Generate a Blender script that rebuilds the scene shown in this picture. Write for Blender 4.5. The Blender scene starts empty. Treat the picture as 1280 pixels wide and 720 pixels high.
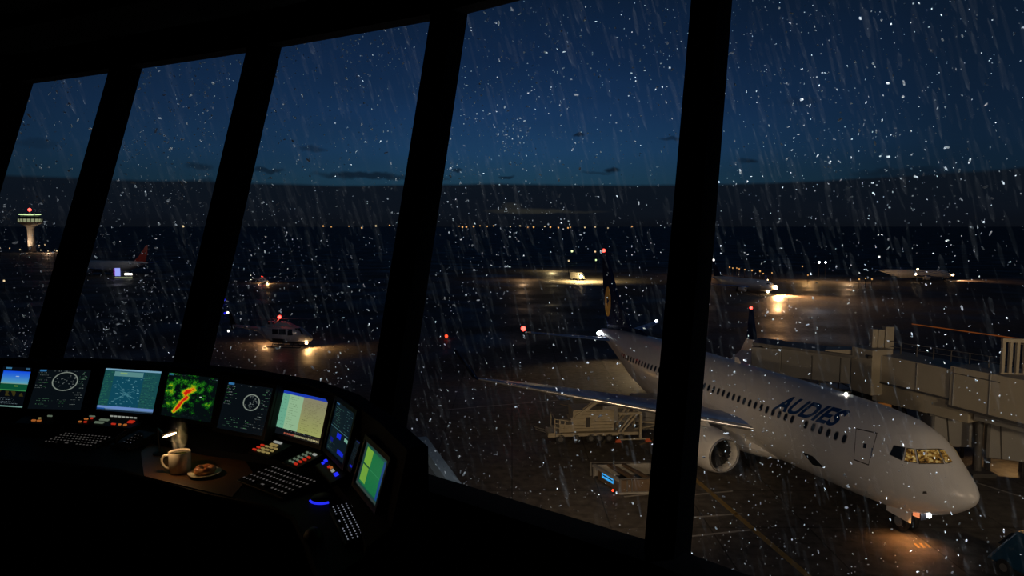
import bpy, math, random
import numpy as np
from mathutils import Vector, Matrix
from mathutils.bvhtree import BVHTree
random.seed(7); rng = np.random.default_rng(5)
scene = bpy.context.scene; col = scene.collection
EYE = 15.22                      # eye height above the apron
FPX = 893.47; PITCH = math.atan(78/FPX)
CP, SP = math.cos(PITCH), math.sin(PITCH)

def ray(u, v):
    a = (u-640)/FPX; b = (360-v)/FPX
    return Vector((a, CP+b*SP, -SP+b*CP))
def at(u, v, z=0.0):
    """world point at height z seen at photo position u, v"""
    d = ray(u, v); t = (z-EYE)/d.z
    return Vector((d.x*t, d.y*t, z))
def atd(u, v, Y):
    d = ray(u, v); t = Y/d.y
    return Vector((d.x*t, Y, EYE+d.z*t))
def lin(c):
    return tuple((x/12.92 if x <= .04045 else ((x+.055)/1.055)**2.4) for x in (k/255. for k in c))

# ---------------------------------------------------------------- materials
def new_mat(name):
    m = bpy.data.materials.new(name); m.use_nodes = True
    nt = m.node_tree; nt.nodes.clear()
    return m, nt, nt.nodes, nt.links
def pbr(name, c, rough=.5, metal=0., var=.15, scale=8., bump=0., spec=.5, coat=0.):
    m, nt, N, L = new_mat(name)
    o = N.new('ShaderNodeOutputMaterial'); b = N.new('ShaderNodeBsdfPrincipled')
    tc = N.new('ShaderNodeTexCoord'); nz = N.new('ShaderNodeTexNoise'); nz.inputs['Scale'].default_value = scale
    nz.inputs['Detail'].default_value = 5
    mx = N.new('ShaderNodeMix'); mx.data_type = 'RGBA'
    mx.inputs['A'].default_value = (*[x*(1-var) for x in c], 1); mx.inputs['B'].default_value = (*[min(1, x*(1+var)) for x in c], 1)
    L.new(tc.outputs['Object'], nz.inputs['Vector']); L.new(nz.outputs['Fac'], mx.inputs['Factor'])
    L.new(mx.outputs['Result'], b.inputs['Base Color'])
    b.inputs['Roughness'].default_value = rough; b.inputs['Metallic'].default_value = metal
    b.inputs['Specular IOR Level'].default_value = spec; b.inputs['Coat Weight'].default_value = coat
    if bump:
        bp = N.new('ShaderNodeBump'); bp.inputs['Strength'].default_value = bump
        L.new(nz.outputs['Fac'], bp.inputs['Height']); L.new(bp.outputs['Normal'], b.inputs['Normal'])
    L.new(b.outputs[0], o.inputs['Surface'])
    return m
def glow(name, c, s):
    m, nt, N, L = new_mat(name)
    o = N.new('ShaderNodeOutputMaterial'); e = N.new('ShaderNodeEmission')
    e.inputs['Color'].default_value = (*c, 1); e.inputs['Strength'].default_value = s
    L.new(e.outputs[0], o.inputs['Surface']); return m

M = {}
M['room'] = pbr('dark_paint', (.012, .012, .014), .6)
M['ceil'] = pbr('ceiling_tile', (.012, .013, .011), .9, scale=3, spec=.1)
M['floor'] = pbr('carpet', (.01, .01, .012), .95, scale=60, bump=.3)
M['mull'] = pbr('mullion_paint', (.0025, .003, .004), .8, spec=.06)
M['console'] = pbr('console_laminate', (.006, .007, .012), .7, scale=30, spec=.08)
M['desk'] = pbr('desk_laminate', (.005, .0055, .009), .6, scale=40, spec=.05)
M['bezel'] = pbr('monitor_plastic', (.006, .006, .007), .5, spec=.12)
M['keycap'] = pbr('keycap', (.004, .004, .005), .7, spec=.05)
M['mug'] = pbr('glazed_ceramic', (.72, .66, .56), .2, var=.03)
M['coffee'] = pbr('coffee', (.02, .008, .003), .1)
M['donut'] = pbr('donut_crust', (.55, .25, .1), .6, var=.3, scale=60, bump=.2)
M['glaze'] = pbr('donut_glaze', (.42, .15, .07), .3, var=.3, scale=90)
M['fus'] = pbr('fuselage_paint', (.74, .73, .72), .32, var=.05, scale=.7, coat=.2)
M['navy'] = pbr('navy_paint', (.006, .022, .085), .6, var=.1, spec=.04)
M['letter'] = pbr('letter_paint', (.008, .055, .2), .4, var=.1)
M['yellow'] = pbr('roundel_yellow', (.85, .5, .06), .4)
M['wing'] = pbr('wing_paint', (.11, .21, .5), .35, var=.08, scale=1.)
M['alum'] = pbr('bare_aluminium', (.75, .74, .72), .25, .8, var=.06)
M['darkmetal'] = pbr('dark_metal', (.03, .03, .035), .4, .5)
M['black'] = pbr('black_rubber', (.012, .012, .012), .7)
M['seam'] = pbr('panel_seam', (.06, .055, .05), .6)
M['winglass'] = pbr('cabin_glass', (.015, .02, .03), .08)
M['bridge'] = pbr('jet_bridge_paint', (.50, .44, .33), .6, var=.12, scale=.6)
M['bridge2'] = pbr('jet_bridge_grey', (.30, .29, .27), .6, var=.15, scale=.9)
M['steel'] = pbr('weathered_steel', (.13, .125, .12), .55, .3, var=.3, scale=2)
M['gse'] = pbr('loader_paint', (.46, .40, .28), .6, var=.3, scale=3)
M['gsebrown'] = pbr('brown_panel', (.13, .085, .05), .65, var=.4, scale=2.5)
M['orange'] = pbr('orange_plastic', (.75, .12, .03), .5)
M['redfin'] = pbr('red_tail_paint', (.5, .05, .03), .4)
M['heli'] = pbr('helicopter_paint', (.42, .42, .45), .3, var=.05, coat=.3)
M['helidark'] = pbr('helicopter_stripe', (.02, .02, .03), .3)
M['concrete'] = pbr('tower_concrete', (.35, .3, .25), .8, var=.15, scale=.5)
M['roofmat'] = pbr('flat_roof_felt', (.12, .11, .10), .85, scale=2)
M['parapet'] = pbr('parapet_cap', (.33, .35, .34), .5, scale=2)
M['paintwhite'] = pbr('marking_white', (.35, .33, .3), .5, var=.3, scale=3)
M['paintyellow'] = pbr('marking_yellow', (.3, .19, .04), .5, var=.35, scale=3)
M['bluevan'] = pbr('blue_van_paint', (.008, .05, .10), .4)
M['g_white'] = glow('white_lamp', (1, .93, .85), 30)
M['g_soft'] = glow('soft_white_lamp', (1, .95, .85), 3)
M['g_cool'] = glow('cool_lamp', (.9, .95, 1), 25)
M['g_red'] = glow('red_beacon', (1, .035, .025), 11)
M['g_dimred'] = glow('dim_red_beacon', (1, .06, .02), 2.5)
M['g_warm'] = glow('warm_lamp', (1, .62, .28), 30)
M['g_sodium'] = glow('sodium_lamp', (1, .5, .16), 1.1)
M['g_sodium2'] = glow('pale_street_lamp', (1, .75, .42), .9)
M['g_green'] = glow('greenish_lamp', (.75, 1, .45), 1.5)
M['g_blue'] = glow('blue_lamp', (.02, .02, 1), .8)
M['g_bluebtn'] = glow('blue_button', (.02, .03, 1), .9)
M['g_orangestrip'] = glow('orange_strip', (1, .25, .05), .13)
M['g_cockpit'] = None
M['g_key'] = glow('key_legend', (.8, .72, .68), .09)
M['g_keyc'] = glow('key_legend_cool', (.75, .82, 1), .2)
M['g_btn_o'] = glow('amber_button', (1, .3, .06), .32)
M['g_btn_y'] = glow('yellow_button', (1, .75, .25), .22)
M['g_btn_r'] = glow('red_button', (1, .05, .02), .4)
M['g_btn_w'] = glow('white_button', (.9, .95, .85), .28)
M['g_btn_g'] = glow('green_button', (.45, .6, .42), .2)
M['g_sign'] = glow('cyan_display', (.05, .42, .9), .9)
M['g_purple'] = glow('purple_sign', (.35, .4, 1), 1.0)
M['g_magenta'] = glow('magenta_sign', (.5, .03, .6), .4)
M['g_cream'] = glow('cream_window', (.75, .8, .45), .35)
M['g_amberwin'] = glow('amber_window', (1, .35, .08), .12)
M['g_tube'] = glow('lamp_tube', (1, .78, .45), 9)

def cockpit_mat():
    m, nt, N, L = new_mat('lit_cockpit')
    o = N.new('ShaderNodeOutputMaterial'); e = N.new('ShaderNodeEmission'); tc = N.new('ShaderNodeTexCoord')
    v = N.new('ShaderNodeTexVoronoi'); v.inputs['Scale'].default_value = 9
    n = N.new('ShaderNodeTexNoise'); n.inputs['Scale'].default_value = 7; n.inputs['Detail'].default_value = 4
    cr = N.new('ShaderNodeValToRGB'); r = cr.color_ramp
    r.elements[0].position = .45; r.elements[0].color = (.03, .015, .004, 1)
    r.elements[1].position = .8; r.elements[1].color = (1, .72, .25, 1)
    el = r.elements.new(.56); el.color = (.25, .11, .02, 1); el = r.elements.new(.68); el.color = (.65, .33, .06, 1)
    ad = N.new('ShaderNodeMath'); ad.operation = 'MULTIPLY_ADD'; ad.inputs[1].default_value = .25
    L.new(tc.outputs['Object'], v.inputs['Vector']); L.new(tc.outputs['Object'], n.inputs['Vector'])
    L.new(v.outputs['Distance'], ad.inputs[0]); L.new(n.outputs['Fac'], ad.inputs[2])
    L.new(ad.outputs[0], cr.inputs[0]); L.new(cr.outputs[0], e.inputs['Color']); e.inputs['Strength'].default_value = .32
    g = N.new('ShaderNodeBsdfGlossy'); g.inputs['Roughness'].default_value = .1; g.inputs['Color'].default_value = (.1, .1, .1, 1)
    a = N.new('ShaderNodeAddShader'); L.new(e.outputs[0], a.inputs[0]); L.new(g.outputs[0], a.inputs[1])
    L.new(a.outputs[0], o.inputs['Surface']); return m
M['g_cockpit'] = cockpit_mat()

def glass_mat():
    m, nt, N, L = new_mat('window_glass')
    o = N.new('ShaderNodeOutputMaterial'); t = N.new('ShaderNodeBsdfTransparent'); t.inputs['Color'].default_value = (.93, .95, .96, 1)
    g = N.new('ShaderNodeBsdfGlossy'); g.inputs['Roughness'].default_value = .03; g.inputs['Color'].default_value = (1, 1, 1, 1)
    x = N.new('ShaderNodeMixShader'); x.inputs[0].default_value = .025; L.new(t.outputs[0], x.inputs[1]); L.new(g.outputs[0], x.inputs[2])
    L.new(x.outputs[0], o.inputs['Surface']); return m
M['glass'] = glass_mat()
def drop_mat():
    m, nt, N, L = new_mat('raindrop_water')
    o = N.new('ShaderNodeOutputMaterial'); d = N.new('ShaderNodeBsdfDiffuse'); t = N.new('ShaderNodeBsdfTranslucent')
    for k in (d, t): k.inputs['Color'].default_value = (.9, .93, .95, 1)
    x = N.new('ShaderNodeMixShader'); x.inputs[0].default_value = .5
    g = N.new('ShaderNodeBsdfGlossy'); g.inputs['Roughness'].default_value = .25
    y = N.new('ShaderNodeMixShader'); y.inputs[0].default_value = .15
    L.new(d.outputs[0], x.inputs[1]); L.new(t.outputs[0], x.inputs[2]); L.new(x.outputs[0], y.inputs[1]); L.new(g.outputs[0], y.inputs[2])
    # clear water at grazing parts: partly see-through
    tr = N.new('ShaderNodeBsdfTransparent'); geo = N.new('ShaderNodeAttribute'); geo.attribute_name = 'body'
    z = N.new('ShaderNodeMixShader'); L.new(geo.outputs['Fac'], z.inputs[0]); L.new(tr.outputs[0], z.inputs[1]); L.new(y.outputs[0], z.inputs[2])
    L.new(z.outputs[0], o.inputs['Surface']); return m
M['drop'] = drop_mat()

def ground_mat():
    m, nt, N, L = new_mat('wet_apron_concrete')
    o = N.new('ShaderNodeOutputMaterial'); b = N.new('ShaderNodeBsdfPrincipled'); tc = N.new('ShaderNodeTexCoord')
    n1 = N.new('ShaderNodeTexNoise'); n1.inputs['Scale'].default_value = .09; n1.inputs['Detail'].default_value = 6
    n2 = N.new('ShaderNodeTexNoise'); n2.inputs['Scale'].default_value = 1.7; n2.inputs['Detail'].default_value = 6
    br = N.new('ShaderNodeTexBrick'); br.inputs['Scale'].default_value = .2; br.offset = 0
    br.inputs['Mortar Size'].default_value = .008; br.inputs['Color1'].default_value = (1, 1, 1, 1); br.inputs['Color2'].default_value = (.86, .86, .86, 1)
    br.inputs['Mortar'].default_value = (.45, .45, .45, 1); br.inputs['Brick Width'].default_value = 1; br.inputs['Row Height'].default_value = 1
    for n in (n1, n2, br): L.new(tc.outputs['Object'], n.inputs['Vector'])
    cr = N.new('ShaderNodeValToRGB'); cr.color_ramp.elements[0].position = .3; cr.color_ramp.elements[0].color = (.065, .058, .051, 1)
    cr.color_ramp.elements[1].position = .75; cr.color_ramp.elements[1].color = (.16, .142, .122, 1)
    L.new(n2.outputs['Fac'], cr.inputs[0])
    mx = N.new('ShaderNodeMix'); mx.data_type = 'RGBA'; mx.blend_type = 'MULTIPLY'; mx.inputs['Factor'].default_value = 1
    L.new(cr.outputs[0], mx.inputs['A']); L.new(br.outputs['Color'], mx.inputs['B']); L.new(mx.outputs['Result'], b.inputs['Base Color'])
    mr = N.new('ShaderNodeMapRange'); mr.inputs['From Min'].default_value = .35; mr.inputs['From Max'].default_value = .65
    mr.inputs['To Min'].default_value = .42; mr.inputs['To Max'].default_value = .8
    L.new(n1.outputs['Fac'], mr.inputs['Value']); L.new(mr.outputs[0], b.inputs['Roughness']); b.inputs['Specular IOR Level'].default_value = .12
    bp = N.new('ShaderNodeBump'); bp.inputs['Strength'].default_value = .25; bp.inputs['Distance'].default_value = .05
    L.new(n2.outputs['Fac'], bp.inputs['Height']); L.new(bp.outputs['Normal'], b.inputs['Normal'])
    L.new(b.outputs[0], o.inputs['Surface']); return m
M['ground'] = ground_mat()
def wood_mat():
    m, nt, N, L = new_mat('dark_walnut')
    o = N.new('ShaderNodeOutputMaterial'); b = N.new('ShaderNodeBsdfPrincipled'); tc = N.new('ShaderNodeTexCoord')
    mp = N.new('ShaderNodeMapping'); mp.inputs['Scale'].default_value = (4, 30, 4); mp.inputs['Rotation'].default_value = (0, 0, .4)
    n = N.new('ShaderNodeTexNoise'); n.inputs['Scale'].default_value = 3; n.inputs['Detail'].default_value = 6
    cr = N.new('ShaderNodeValToRGB'); cr.color_ramp.elements[0].color = (.035, .015, .005, 1); cr.color_ramp.elements[1].color = (.12, .054, .017, 1)
    L.new(tc.outputs['Object'], mp.inputs['Vector']); L.new(mp.outputs[0], n.inputs['Vector']); L.new(n.outputs['Fac'], cr.inputs[0])
    L.new(cr.outputs[0], b.inputs['Base Color']); b.inputs['Roughness'].default_value = .45; L.new(b.outputs[0], o.inputs['Surface']); return m
M['wood'] = wood_mat()

# ---------------------------------------------------------------- mesh helpers
class MB:
    def __init__(s): s.v = []; s.f = []; s.m = []; s.smooth = False
    def add(s, vs, fs, mi=0):
        o = len(s.v); s.v += [tuple(p) for p in vs]; s.f += [tuple(i+o for i in f) for f in fs]; s.m += [mi]*len(fs); return s
    def box(s, c, d, rz=0., mi=0, ry=0., rx=0.):
        R = Matrix.Rotation(rz, 3, 'Z') @ Matrix.Rotation(ry, 3, 'Y') @ Matrix.Rotation(rx, 3, 'X'); c = Vector(c)
        vs = [c + R @ Vector((x*d[0]/2, y*d[1]/2, z*d[2]/2)) for x in (-1, 1) for y in (-1, 1) for z in (-1, 1)]
        return s.add(vs, [(0, 1, 3, 2), (4, 6, 7, 5), (0, 4, 5, 1), (2, 3, 7, 6), (0, 2, 6, 4), (1, 5, 7, 3)], mi)
    def hexa(s, lo, hi, mi=0):      # two matching polygons joined
        n = len(lo); fs = [tuple(range(n))[::-1], tuple(range(n, 2*n))]
        fs += [(i, (i+1) % n, n+(i+1) % n, n+i) for i in range(n)]
        return s.add(list(lo)+list(hi), fs, mi)
    def bar(s, a, b, w, h=None, mi=0):
        a = Vector(a); b = Vector(b); h = h or w; d = (b-a).normalized()
        up = Vector((0, 0, 1)) if abs(d.z) < .95 else Vector((1, 0, 0))
        x = d.cross(up).normalized(); y = x.cross(d).normalized()
        q = [x*(i*w/2)+y*(j*h/2) for i, j in ((-1, -1), (1, -1), (1, 1), (-1, 1))]
        return s.hexa([a+k for k in q], [b+k for k in q], mi)
    def tube(s, pts, r, n=10, mi=0, cap=True):
        pts = [Vector(p) for p in pts]; rs = r if hasattr(r, '__len__') else [r]*len(pts)
        vs = []; fs = []; px = None
        for i, p in enumerate(pts):
            d = (pts[min(i+1, len(pts)-1)]-pts[max(i-1, 0)]).normalized()
            if px is None:
                up = Vector((0, 0, 1)) if abs(d.z) < .9 else Vector((1, 0, 0)); px = d.cross(up).normalized()
            x = (px-d*px.dot(d)).normalized(); px = x; y = d.cross(x)
            vs += [p+(x*math.cos(2*math.pi*k/n)+y*math.sin(2*math.pi*k/n))*rs[i] for k in range(n)]
        for i in range(len(pts)-1):
            fs += [(i*n+k, i*n+(k+1) % n, (i+1)*n+(k+1) % n, (i+1)*n+k) for k in range(n)]
        if cap: fs += [tuple(range(n))[::-1], tuple((len(pts)-1)*n+k for k in range(n))]
        return s.add(vs, fs, mi)
    def lathe(s, prof, o=(0, 0, 0), axis='Z', n=24, mi=0, close=False):
        vs = []; o = Vector(o)
        for r, h in prof:
            for k in range(n):
                a = 2*math.pi*k/n; x, y = r*math.cos(a), r*math.sin(a)
                vs.append(o+(Vector((x, y, h)) if axis == 'Z' else Vector((h, x, y)) if axis == 'X' else Vector((x, h, y))))
        m = len(prof); fs = []
        for i in range(m-1+(1 if close else 0)):
            j = (i+1) % m
            fs += [(i*n+k, i*n+(k+1) % n, j*n+(k+1) % n, j*n+k) for k in range(n)]
        if not close:
            if prof[0][0] > 1e-6: fs.append(tuple(range(n))[::-1])
            if prof[-1][0] > 1e-6: fs.append(tuple((m-1)*n+k for k in range(n)))
        return s.add(vs, fs, mi)
    def ball(s, c, r, n=12, mi=0, sc=(1, 1, 1)):
        prof = [(max(1e-4, math.sin(math.pi*i/(n//2))), -math.cos(math.pi*i/(n//2))) for i in range(n//2+1)]
        o = len(s.v); s.lathe(prof, (0, 0, 0), 'Z', n, mi)
        c = Vector(c)
        for i in range(o, len(s.v)):
            p = s.v[i]; s.v[i] = (c.x+p[0]*r*sc[0], c.y+p[1]*r*sc[1], c.z+p[2]*r*sc[2])
        return s
    def torus(s, c, R, r, n=28, k=10, sc=1., mi=0, axis='Z', zs=1.):
        c = Vector(c); vs = []; fs = []
        for i in range(n):
            a = 2*math.pi*i/n
            for j in range(k):
                b = 2*math.pi*j/k; q = R+r*math.cos(b); p = (q*math.cos(a), q*math.sin(a)*sc, r*zs*math.sin(b))
                if axis == 'X': p = (p[2], p[0], p[1])
                if axis == 'Y': p = (p[0], p[2], p[1])
                vs.append(c+Vector(p))
        for i in range(n):
            for j in range(k):
                fs.append((i*k+j, ((i+1) % n)*k+j, ((i+1) % n)*k+(j+1) % k, i*k+(j+1) % k))
        return s.add(vs, fs, mi)
def tag(o, label=None, cat=None, group=None, kind=None):
    for k, v in (('label', label), ('category', cat), ('group', group), ('kind', kind)):
        if v: o[k] = v
    return o
def obj(name, mb, mats, parent=None, smooth=False, **kw):
    me = bpy.data.meshes.new(name); me.from_pydata(mb.v, [], mb.f)
    for m in (mats if isinstance(mats, (list, tuple)) else [mats]): me.materials.append(M[m] if isinstance(m, str) else m)
    me.polygons.foreach_set('material_index', mb.m)
    import bmesh
    bm = bmesh.new(); bm.from_mesh(me); bmesh.ops.recalc_face_normals(bm, faces=bm.faces); bm.to_mesh(me); bm.free()
    if smooth:
        me.polygons.foreach_set('use_smooth', [True]*len(me.polygons))
        me.set_sharp_from_angle(angle=math.radians(smooth if smooth is not True else 40))
    o = bpy.data.objects.new(name, me); col.objects.link(o)
    if parent: o.parent = parent
    if kw: tag(o, **kw)
    return o
def bevel(o, w, seg=2):
    b = o.modifiers.new('bevel', 'BEVEL'); b.width = w; b.segments = seg; b.limit_method = 'ANGLE'; return o
def empty(name, loc, rz=0., label=None, cat=None, group=None, kind=None):
    o = bpy.data.objects.new(name, None); col.objects.link(o); o.location = loc; o.rotation_euler = (0, 0, rz)
    o.empty_display_size = .2
    return tag(o, label, cat, group, kind)
def kids(o): return [c for c in bpy.data.objects if c.parent == o]
def copy_tree(o, parent=None, top=True):
    c = o.copy(); col.objects.link(c)
    if not top: c.parent = parent
    for ch in kids(o): copy_tree(ch, c, False)
    return c
def light(kind, loc, energy, c, size=.1, parent=None, aim=None, angle=60, blend=.5, name='lamp_light', sy=None):
    l = bpy.data.lights.new(name, kind); l.energy = energy; l.color = c
    if kind == 'AREA':
        l.size = size
        if sy: l.shape = 'RECTANGLE'; l.size_y = sy
    else: l.shadow_soft_size = size
    if kind == 'SPOT': l.spot_size = math.radians(angle); l.spot_blend = blend
    o = bpy.data.objects.new(name, l); col.objects.link(o); o.location = loc
    if parent: o.parent = parent
    if aim is not None: o.rotation_euler = (Vector(aim)-Vector(loc)).to_track_quat('-Z', 'Y').to_euler()
    return o
Z = lambda z: EYE+z          # height relative to the eye

# ================================================================ camera
cam = bpy.data.cameras.new('camera'); cam.sensor_width = 36; cam.lens = FPX/1280*36; cam.clip_start = .05; cam.clip_end = 20000
co = bpy.data.objects.new('camera', cam); col.objects.link(co); co.location = (0, 0, EYE); co.rotation_euler = (math.pi/2-PITCH, 0, 0)
scene.camera = co
scene.view_settings.view_transform = 'Standard'; scene.view_settings.look = 'None'
scene.view_settings.exposure = 0; scene.view_settings.gamma = 1; scene.view_settings.use_curve_mapping = False
scene.cycles.max_bounces = 8; scene.cycles.transparent_max_bounces = 24

# ================================================================ world: night sky with cloud bank
w = bpy.data.worlds.new('night_sky'); scene.world = w; w.use_nodes = True
nt = w.node_tree; N = nt.nodes; L = nt.links; N.clear()
def mth(op, a, b=None, c=None, clamp=False):
    n = N.new('ShaderNodeMath'); n.operation = op; n.use_clamp = clamp
    for i, x in enumerate((a, b, c)):
        if x is None: continue
        if isinstance(x, (int, float)): n.inputs[i].default_value = x
        else: L.new(x, n.inputs[i])
    return n.outputs[0]
def mixc(f, a, b):
    n = N.new('ShaderNodeMix'); n.data_type = 'RGBA'
    for k, x in (('Factor', f), ('A', a), ('B', b)):
        if isinstance(x, tuple): n.inputs[k].default_value = (*x, 1)
        elif isinstance(x, (int, float)): n.inputs[k].default_value = x
        else: L.new(x, n.inputs[k])
    return n.outputs['Result']
tc = N.new('ShaderNodeTexCoord'); sx = N.new('ShaderNodeSeparateXYZ'); L.new(tc.outputs['Generated'], sx.inputs[0])
hyp = mth('SQRT', mth('ADD', mth('MULTIPLY', sx.outputs[0], sx.outputs[0]), mth('MULTIPLY', sx.outputs[1], sx.outputs[1])))
el = mth('DIVIDE', sx.outputs[2], mth('MAXIMUM', hyp, .001))          # tangent of elevation
az = mth('ARCTAN2', sx.outputs[0], sx.outputs[1])                       # 0 = ahead, + right
ramp = N.new('ShaderNodeValToRGB'); L.new(mth('MULTIPLY', el, 2.0, clamp=True), ramp.inputs[0])
cr = ramp.color_ramp
for p, c in ((0, (27, 50, 64)), (.12, (29, 60, 80)), (.2, (29, 62, 95)), (.3, (25, 54, 90)), (.45, (18, 41, 73)), (.65, (12, 28, 50)), (1, (8, 18, 36))):
    e = cr.elements[0] if p == 0 else cr.elements[-1] if p == 1 else cr.elements.new(p)
    e.position = p; e.color = (*lin(c), 1)
side = mth('ADD', mth('MULTIPLY', mth('ABSOLUTE', mth('SUBTRACT', az, .03)), 1.35), mth('MULTIPLY', mth('MAXIMUM', az, 0), .55))
side = mth('POWER', mth('MINIMUM', side, 1.0), 1.4)
sky = mixc(mth('MULTIPLY', side, .8), ramp.outputs[0], lin((12, 24, 38)))
nz = N.new('ShaderNodeTexNoise'); nz.inputs['Scale'].default_value = 2.2; nz.inputs['Detail'].default_value = 5
mp = N.new('ShaderNodeMapping'); mp.inputs['Scale'].default_value = (1, 1, 3.5); L.new(tc.outputs['Generated'], mp.inputs['Vector']); L.new(mp.outputs[0], nz.inputs['Vector'])
dk = N.new('ShaderNodeMapRange'); dk.inputs['From Min'].default_value = .5; dk.inputs['From Max'].default_value = .8; L.new(nz.outputs['Fac'], dk.inputs['Value'])
sky = mixc(mth('MULTIPLY', dk.outputs[0], .35), sky, lin((9, 17, 28)))
def az_of(u): return math.atan((u-640)/FPX/ (CP))
def el_of(u, v):
    d = ray(u, v); return d.z/math.hypot(d.x, d.y)
n2 = N.new('ShaderNodeTexNoise'); n2.inputs['Scale'].default_value = 55; n2.inputs['Detail'].default_value = 4; L.new(tc.outputs['Generated'], n2.inputs['Vector'])
wob = mth('SUBTRACT', n2.outputs['Fac'], .5)
for (u, v, wu, hv, dens) in ((722, 169, 9, 2.2, .8), (835, 173, 16, 2.5, .6), (763, 212, 12, 2.2, .9), (745, 216, 26, 1.8, .4), (572, 213, 8, 2, .8), (633, 221, 12, 2, .8),
        (545, 223, 22, 3, .6), (458, 219, 72, 4, .8), (395, 187, 20, 3.5, .5), (338, 213, 24, 2.6, .7), (255, 207, 18, 4, .6), (256, 228, 18, 4, .6), (57, 180, 26, 4, .3), (930, 202, 14, 2.6, .55), (935, 203, 8, 2, .5), (995, 128, 26, 4, .25), (1120, 216, 60, 5, .6)):
    a0, e0 = az_of(u), el_of(u, v); s = 1/FPX
    dx = mth('DIVIDE', mth('SUBTRACT', az, a0), wu*s*.85); dy = mth('DIVIDE', mth('ADD', mth('SUBTRACT', el, e0), mth('MULTIPLY', wob, .014)), hv*s*1.25)
    d2 = mth('ADD', mth('MULTIPLY', dx, dx), mth('MULTIPLY', dy, dy))
    f = mth('MULTIPLY', mth('SUBTRACT', 1.25, d2, clamp=True), dens, clamp=True)
    sky = mixc(f, sky, lin((12, 22, 34)))
n3 = N.new('ShaderNodeTexNoise'); n3.inputs['Scale'].default_value = 5; n3.inputs['Detail'].default_value = 6; L.new(tc.outputs['Generated'], n3.inputs['Vector'])
ridge = mth('ADD', .0575, mth('MULTIPLY', mth('SUBTRACT', n3.outputs['Fac'], .5), .012))
ridge = mth('ADD', ridge, mth('MULTIPLY', mth('MAXIMUM', mth('SUBTRACT', az, .40), 0), .05))
bank = mth('MULTIPLY', mth('SUBTRACT', ridge, el), 260, clamp=True)
br_ = N.new('ShaderNodeValToRGB'); L.new(mth('MULTIPLY', el, 16, clamp=True), br_.inputs[0]); r2 = br_.color_ramp
r2.elements[0].color = (*lin((9, 11, 17)), 1); r2.elements[1].position = 1; r2.elements[1].color = (*lin((13, 21, 31)), 1)
e = r2.elements.new(.3); e.color = (*lin((12, 17, 26)), 1); e = r2.elements.new(.6); e.color = (*lin((11, 18, 28)), 1)
mp4 = N.new('ShaderNodeMapping'); mp4.inputs['Scale'].default_value = (4, 4, 40); L.new(tc.outputs['Generated'], mp4.inputs['Vector'])
n4 = N.new('ShaderNodeTexNoise'); n4.inputs['Scale'].default_value = 2; n4.inputs['Detail'].default_value = 5; L.new(mp4.outputs[0], n4.inputs['Vector'])
bankc = mixc(mth('MULTIPLY', n4.outputs['Fac'], .8), br_.outputs[0], lin((16, 22, 30)))
for (u, v, wu, hv, dens) in ((660, 264, 62, 3.0, .75), (640, 258, 16, 4, .5), (700, 265, 70, 1.6, .4)):      # thin lit gap in the bank
    a0, e0 = az_of(u), el_of(u, v); s = 1/FPX
    dx = mth('DIVIDE', mth('SUBTRACT', az, a0), wu*s*.9); dy = mth('DIVIDE', mth('ADD', mth('SUBTRACT', el, e0), mth('MULTIPLY', wob, .004)), hv*s*1.3)
    d2 = mth('ADD', mth('MULTIPLY', dx, dx), mth('MULTIPLY', dy, dy))
    bankc = mixc(mth('MULTIPLY', mth('SUBTRACT', 1.1, d2, clamp=True), dens, clamp=True), bankc, lin((44, 44, 40)))
sky = mixc(bank, sky, bankc)
below = mth('MULTIPLY', mth('SUBTRACT', 0, el), 400, clamp=True)
sky = mixc(below, sky, lin((8, 10, 15)))
bg = N.new('ShaderNodeBackground'); L.new(sky, bg.inputs['Color']); bg.inputs['Strength'].default_value = 1
wo = N.new('ShaderNodeOutputWorld'); L.new(bg.outputs[0], wo.inputs['Surface'])

# ================================================================ apron
g = MB(); R = 9000
g.add([(-R, -400, 0), (R, -400, 0), (R, R, 0), (-R, R, 0)], [(0, 1, 2, 3)])
obj('ground', g, 'ground', kind='structure')
def stripe(pts, wd, mat, name='trim_1'):
    mb = MB()
    for a, b in zip(pts[:-1], pts[1:]):
        a = Vector((a[0], a[1], .006)); b = Vector((b[0], b[1], .006)); d = (b-a).normalized(); n = Vector((-d.y, d.x, 0))*wd/2
        mb.add([a-n, b-n, b+n, a+n], [(0, 1, 2, 3)])
    return obj(name, mb, mat, kind='structure')
P = lambda *uv: [at(u, v) for u, v in uv]
stripe(P((858, 590), (1010, 720), (1090, 800)), .32, 'paintyellow', 'trim_2')
stripe(P((700, 505), (830, 540), (858, 590)), .25, 'paintyellow', 'trim_3')
stripe(P((800, 556), (875, 527), (960, 500)), .22, 'paintyellow', 'trim_4')
for i, (a, b) in enumerate((((850, 648), (928, 642)), ((850, 672), (942, 662)), ((850, 620), (915, 614)), ((560, 512), (700, 500)), ((1190, 594), (1290, 625)), ((780, 621), (850, 614)))):
    stripe(P(a, b), .16, 'paintwhite', 'trim_%d' % (5+i))
for i in range(3):
    stripe(P((1143+i*7, 679), (1149+i*7, 685)), .12, 'paintyellow', 'trim_%d' % (20+i))

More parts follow.
